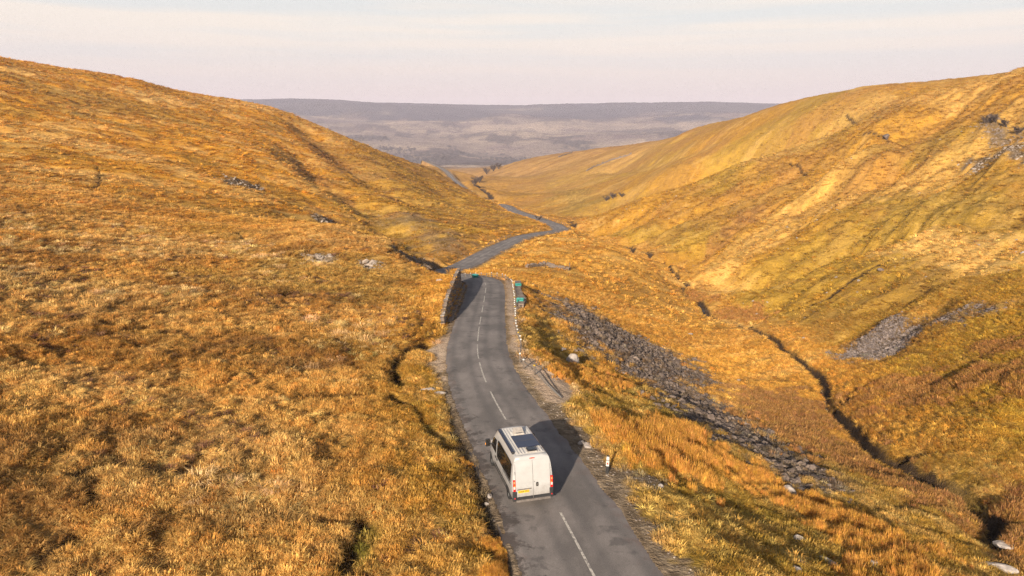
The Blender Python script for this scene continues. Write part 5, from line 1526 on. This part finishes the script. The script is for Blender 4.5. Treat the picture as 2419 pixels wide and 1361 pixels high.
pl_o = box("number_plate", 0.54, 0.012, 0.125, (-0.47, v_rear(0.8) - 0.030, 0.815), M_plate, van, 0.004)
cu = bpy.data.curves.new("plate_text", 'FONT'); cu.body = "CA69 FFG"; cu.size = 0.112; cu.align_x = 'CENTER'; cu.align_y = 'CENTER'; cu.extrude = 0.001; cu.offset = 0.0025
to = bpy.data.objects.new("plate_text", cu); COL.objects.link(to)
dg = bpy.context.evaluated_depsgraph_get(); tme = bpy.data.meshes.new_from_object(to.evaluated_get(dg)); bpy.data.objects.remove(to)
tm = link("registration_letters", tme, M_let, pl_o); tm.location = (-0.47, v_rear(0.8) - 0.0375, 0.815); tm.rotation_euler = (R(90), 0, 0)
bl = box("high_brake_light", 0.24, 0.04, 0.05, (0.0, v_rear(2.38) - 0.03, 2.385), M_lred, van, 0.015)
for x in (-0.06, 0.06): box("lamp", 0.05, 0.012, 0.03, (x, v_rear(2.38) - 0.052, 2.385), M_lit, bl, 0.005)
# roof
bm = bmesh.new(); cols = []
for f_ in np.linspace(-1, 1, 9):
    cols.append([bm.verts.new((f_ * 0.70, y, v_top(y) + 0.02 * (1 - (f_ * .8) ** 2) + 0.008)) for y in np.linspace(0.32, 3.72, 9)])
for A, B in zip(cols[:-1], cols[1:]):
    for k in range(8): bm.faces.new((A[k], B[k], B[k + 1], A[k + 1]))
bmesh.ops.recalc_face_normals(bm, faces=bm.faces[:]); bm.normal_update()
if bm.faces[:][0].normal.z < 0: bmesh.ops.reverse_faces(bm, faces=bm.faces[:])
rp = vpart("roof_panel", bm, M_roofp)
for k in range(9):
    x = -0.60 + 1.2 * k / 8
    box("roof_rib", 0.045, 3.25, 0.018, (x, 2.02, 2.555 - 0.01 * abs(x)), M_roofp, rp, 0.006)
sp = box("solar_panel", 1.14, 1.46, 0.035, (0.10, 1.72, 2.60), M_solar, van, 0.008)
box("panel_seam", 1.12, 0.02, 0.006, (0.10, 1.72, 2.621), M_seam, sp, 0.001)
for x in (-0.30, 0.54): box("bracket", 0.06, 1.2, 0.03, (x, 1.72, 2.572), M_vent, sp, 0.004)
rv_ = box("roof_vent", 0.52, 0.46, 0.11, (0.02, 2.78, 2.60), M_vent, van, 0.03)
box("vent_lid", 0.50, 0.42, 0.02, (0.02, 2.86, 2.72), M_vent, rv_, 0.008, Quaternion((1, 0, 0), R(18)))
box("fan_grille", 0.34, 0.30, 0.02, (0.02, 2.78, 2.657), M_dark, rv_, 0.004)
box("vent_base", 0.66, 0.60, 0.03, (0.02, 2.78, 2.565), M_roofp, rv_, 0.006)
sk = box("skylight", 0.44, 0.42, 0.09, (0.12, 0.66, 2.60), M_glass, van, 0.035)
box("skylight_frame", 0.50, 0.48, 0.03, (0.12, 0.66, 2.565), M_vent, sk, 0.01)
aw = box("awning", 0.13, 3.0, 0.12, (-0.79, 2.10, 2.53), M_awn, van, 0.02)
for y in (0.59, 3.61): box("awning_end", 0.14, 0.03, 0.13, (-0.79, y, 2.53), M_dark, aw, 0.02)
bm = bmesh.new(); tube_bm(bm, [(0.63, 2.2, 2.62), (0.66, 1.7, 2.585), (0.70, 1.2, 2.58), (0.73, 0.8, 2.58), (0.62, 0.62, 2.60)], 0.014, 5); vpart("solar_cable", bm, M_dark)
# wheels
def wheel(x, y):
    root = bpy.data.objects.new("wheel", None); COL.objects.link(root); root.parent = van; root.location = (x, y, 0.345)
    bm = bmesh.new(); prof = [(0.22, -0.11), (0.32, -0.115), (0.345, -0.08), (0.345, 0.08), (0.32, 0.115), (0.22, 0.11)]
    rg = []
    for k in range(28):
        a = 2 * math.pi * k / 28
        rg.append([bm.verts.new((w0, r0 * math.cos(a), r0 * math.sin(a))) for r0, w0 in prof])
    for k in range(28):
        A, B = rg[k], rg[(k + 1) % 28]
        for q in range(len(prof) - 1): bm.faces.new((A[q], A[q + 1], B[q + 1], B[q]))
    bm_obj("tyre", bm, M_tyre, root, True)
    bm = bmesh.new(); bmesh.ops.create_cone(bm, cap_ends=True, segments=20, radius1=0.22, radius2=0.20, depth=0.17); bmesh.ops.rotate(bm, verts=bm.verts, matrix=Matrix.Rotation(R(90), 3, 'Y'))
    bm_obj("rim", bm, M_rim, root)
for x in (-0.89, 0.89):
    wheel(x, 1.02); wheel(x, 4.98)
    for y in (1.02, 4.98):
        bm = bmesh.new(); pts_ = []
        sg = 1 if x > 0 else -1
        n_ = 18
        ring = [bm.verts.new((sg * (v_hw(y, 0.5) + 0.004), y + 0.44 * math.cos(math.pi * k / n_), 0.345 + 0.44 * math.sin(math.pi * k / n_))) for k in range(n_ + 1)]
        ring2 = [bm.verts.new((sg * (v_hw(y, 0.5) + 0.012), y + 0.37 * math.cos(math.pi * k / n_), 0.345 + 0.37 * math.sin(math.pi * k / n_))) for k in range(n_ + 1)]
        for k in range(n_): bm.faces.new((ring[k], ring[k + 1], ring2[k + 1], ring2[k]))
        cen = bm.verts.new((sg * (v_hw(y, 0.5) + 0.006), y, 0.345))
        for k in range(n_): bm.faces.new((ring2[k], ring2[k + 1], cen))
        vpart("wheel_arch", bm, M_dark)
# stand it on the lane
P0 = Vector((1.03, 29.4, 0)); yaw = 0.237
fwd = Vector((-math.sin(yaw), math.cos(yaw), 0)); rgt = Vector((math.cos(yaw), math.sin(yaw), 0))
def rz_at(p):
    d_, z_, yf_ = road_dist(np.array([p.x]), np.array([p.y])); return float(z_[0] + 0.05 * (1 - (d_[0] / HW) ** 2))
za, zb_ = rz_at(P0 + fwd * 1.02), rz_at(P0 + fwd * 4.98)
slope = math.atan2(zb_ - za, 3.96)
zl, zr2 = rz_at(P0 + fwd * 3 - rgt * 0.9), rz_at(P0 + fwd * 3 + rgt * 0.9)
roll = math.atan2(zr2 - zl, 1.8)
van.matrix_world = Matrix.Translation((P0.x, P0.y, za - math.sin(slope) * 1.02 + 0.004)) @ Matrix.Rotation(yaw, 4, 'Z') @ Matrix.Rotation(slope, 4, 'X') @ Matrix.Rotation(-roll, 4, 'Y')
print("van z", za, "slope", slope, roll)
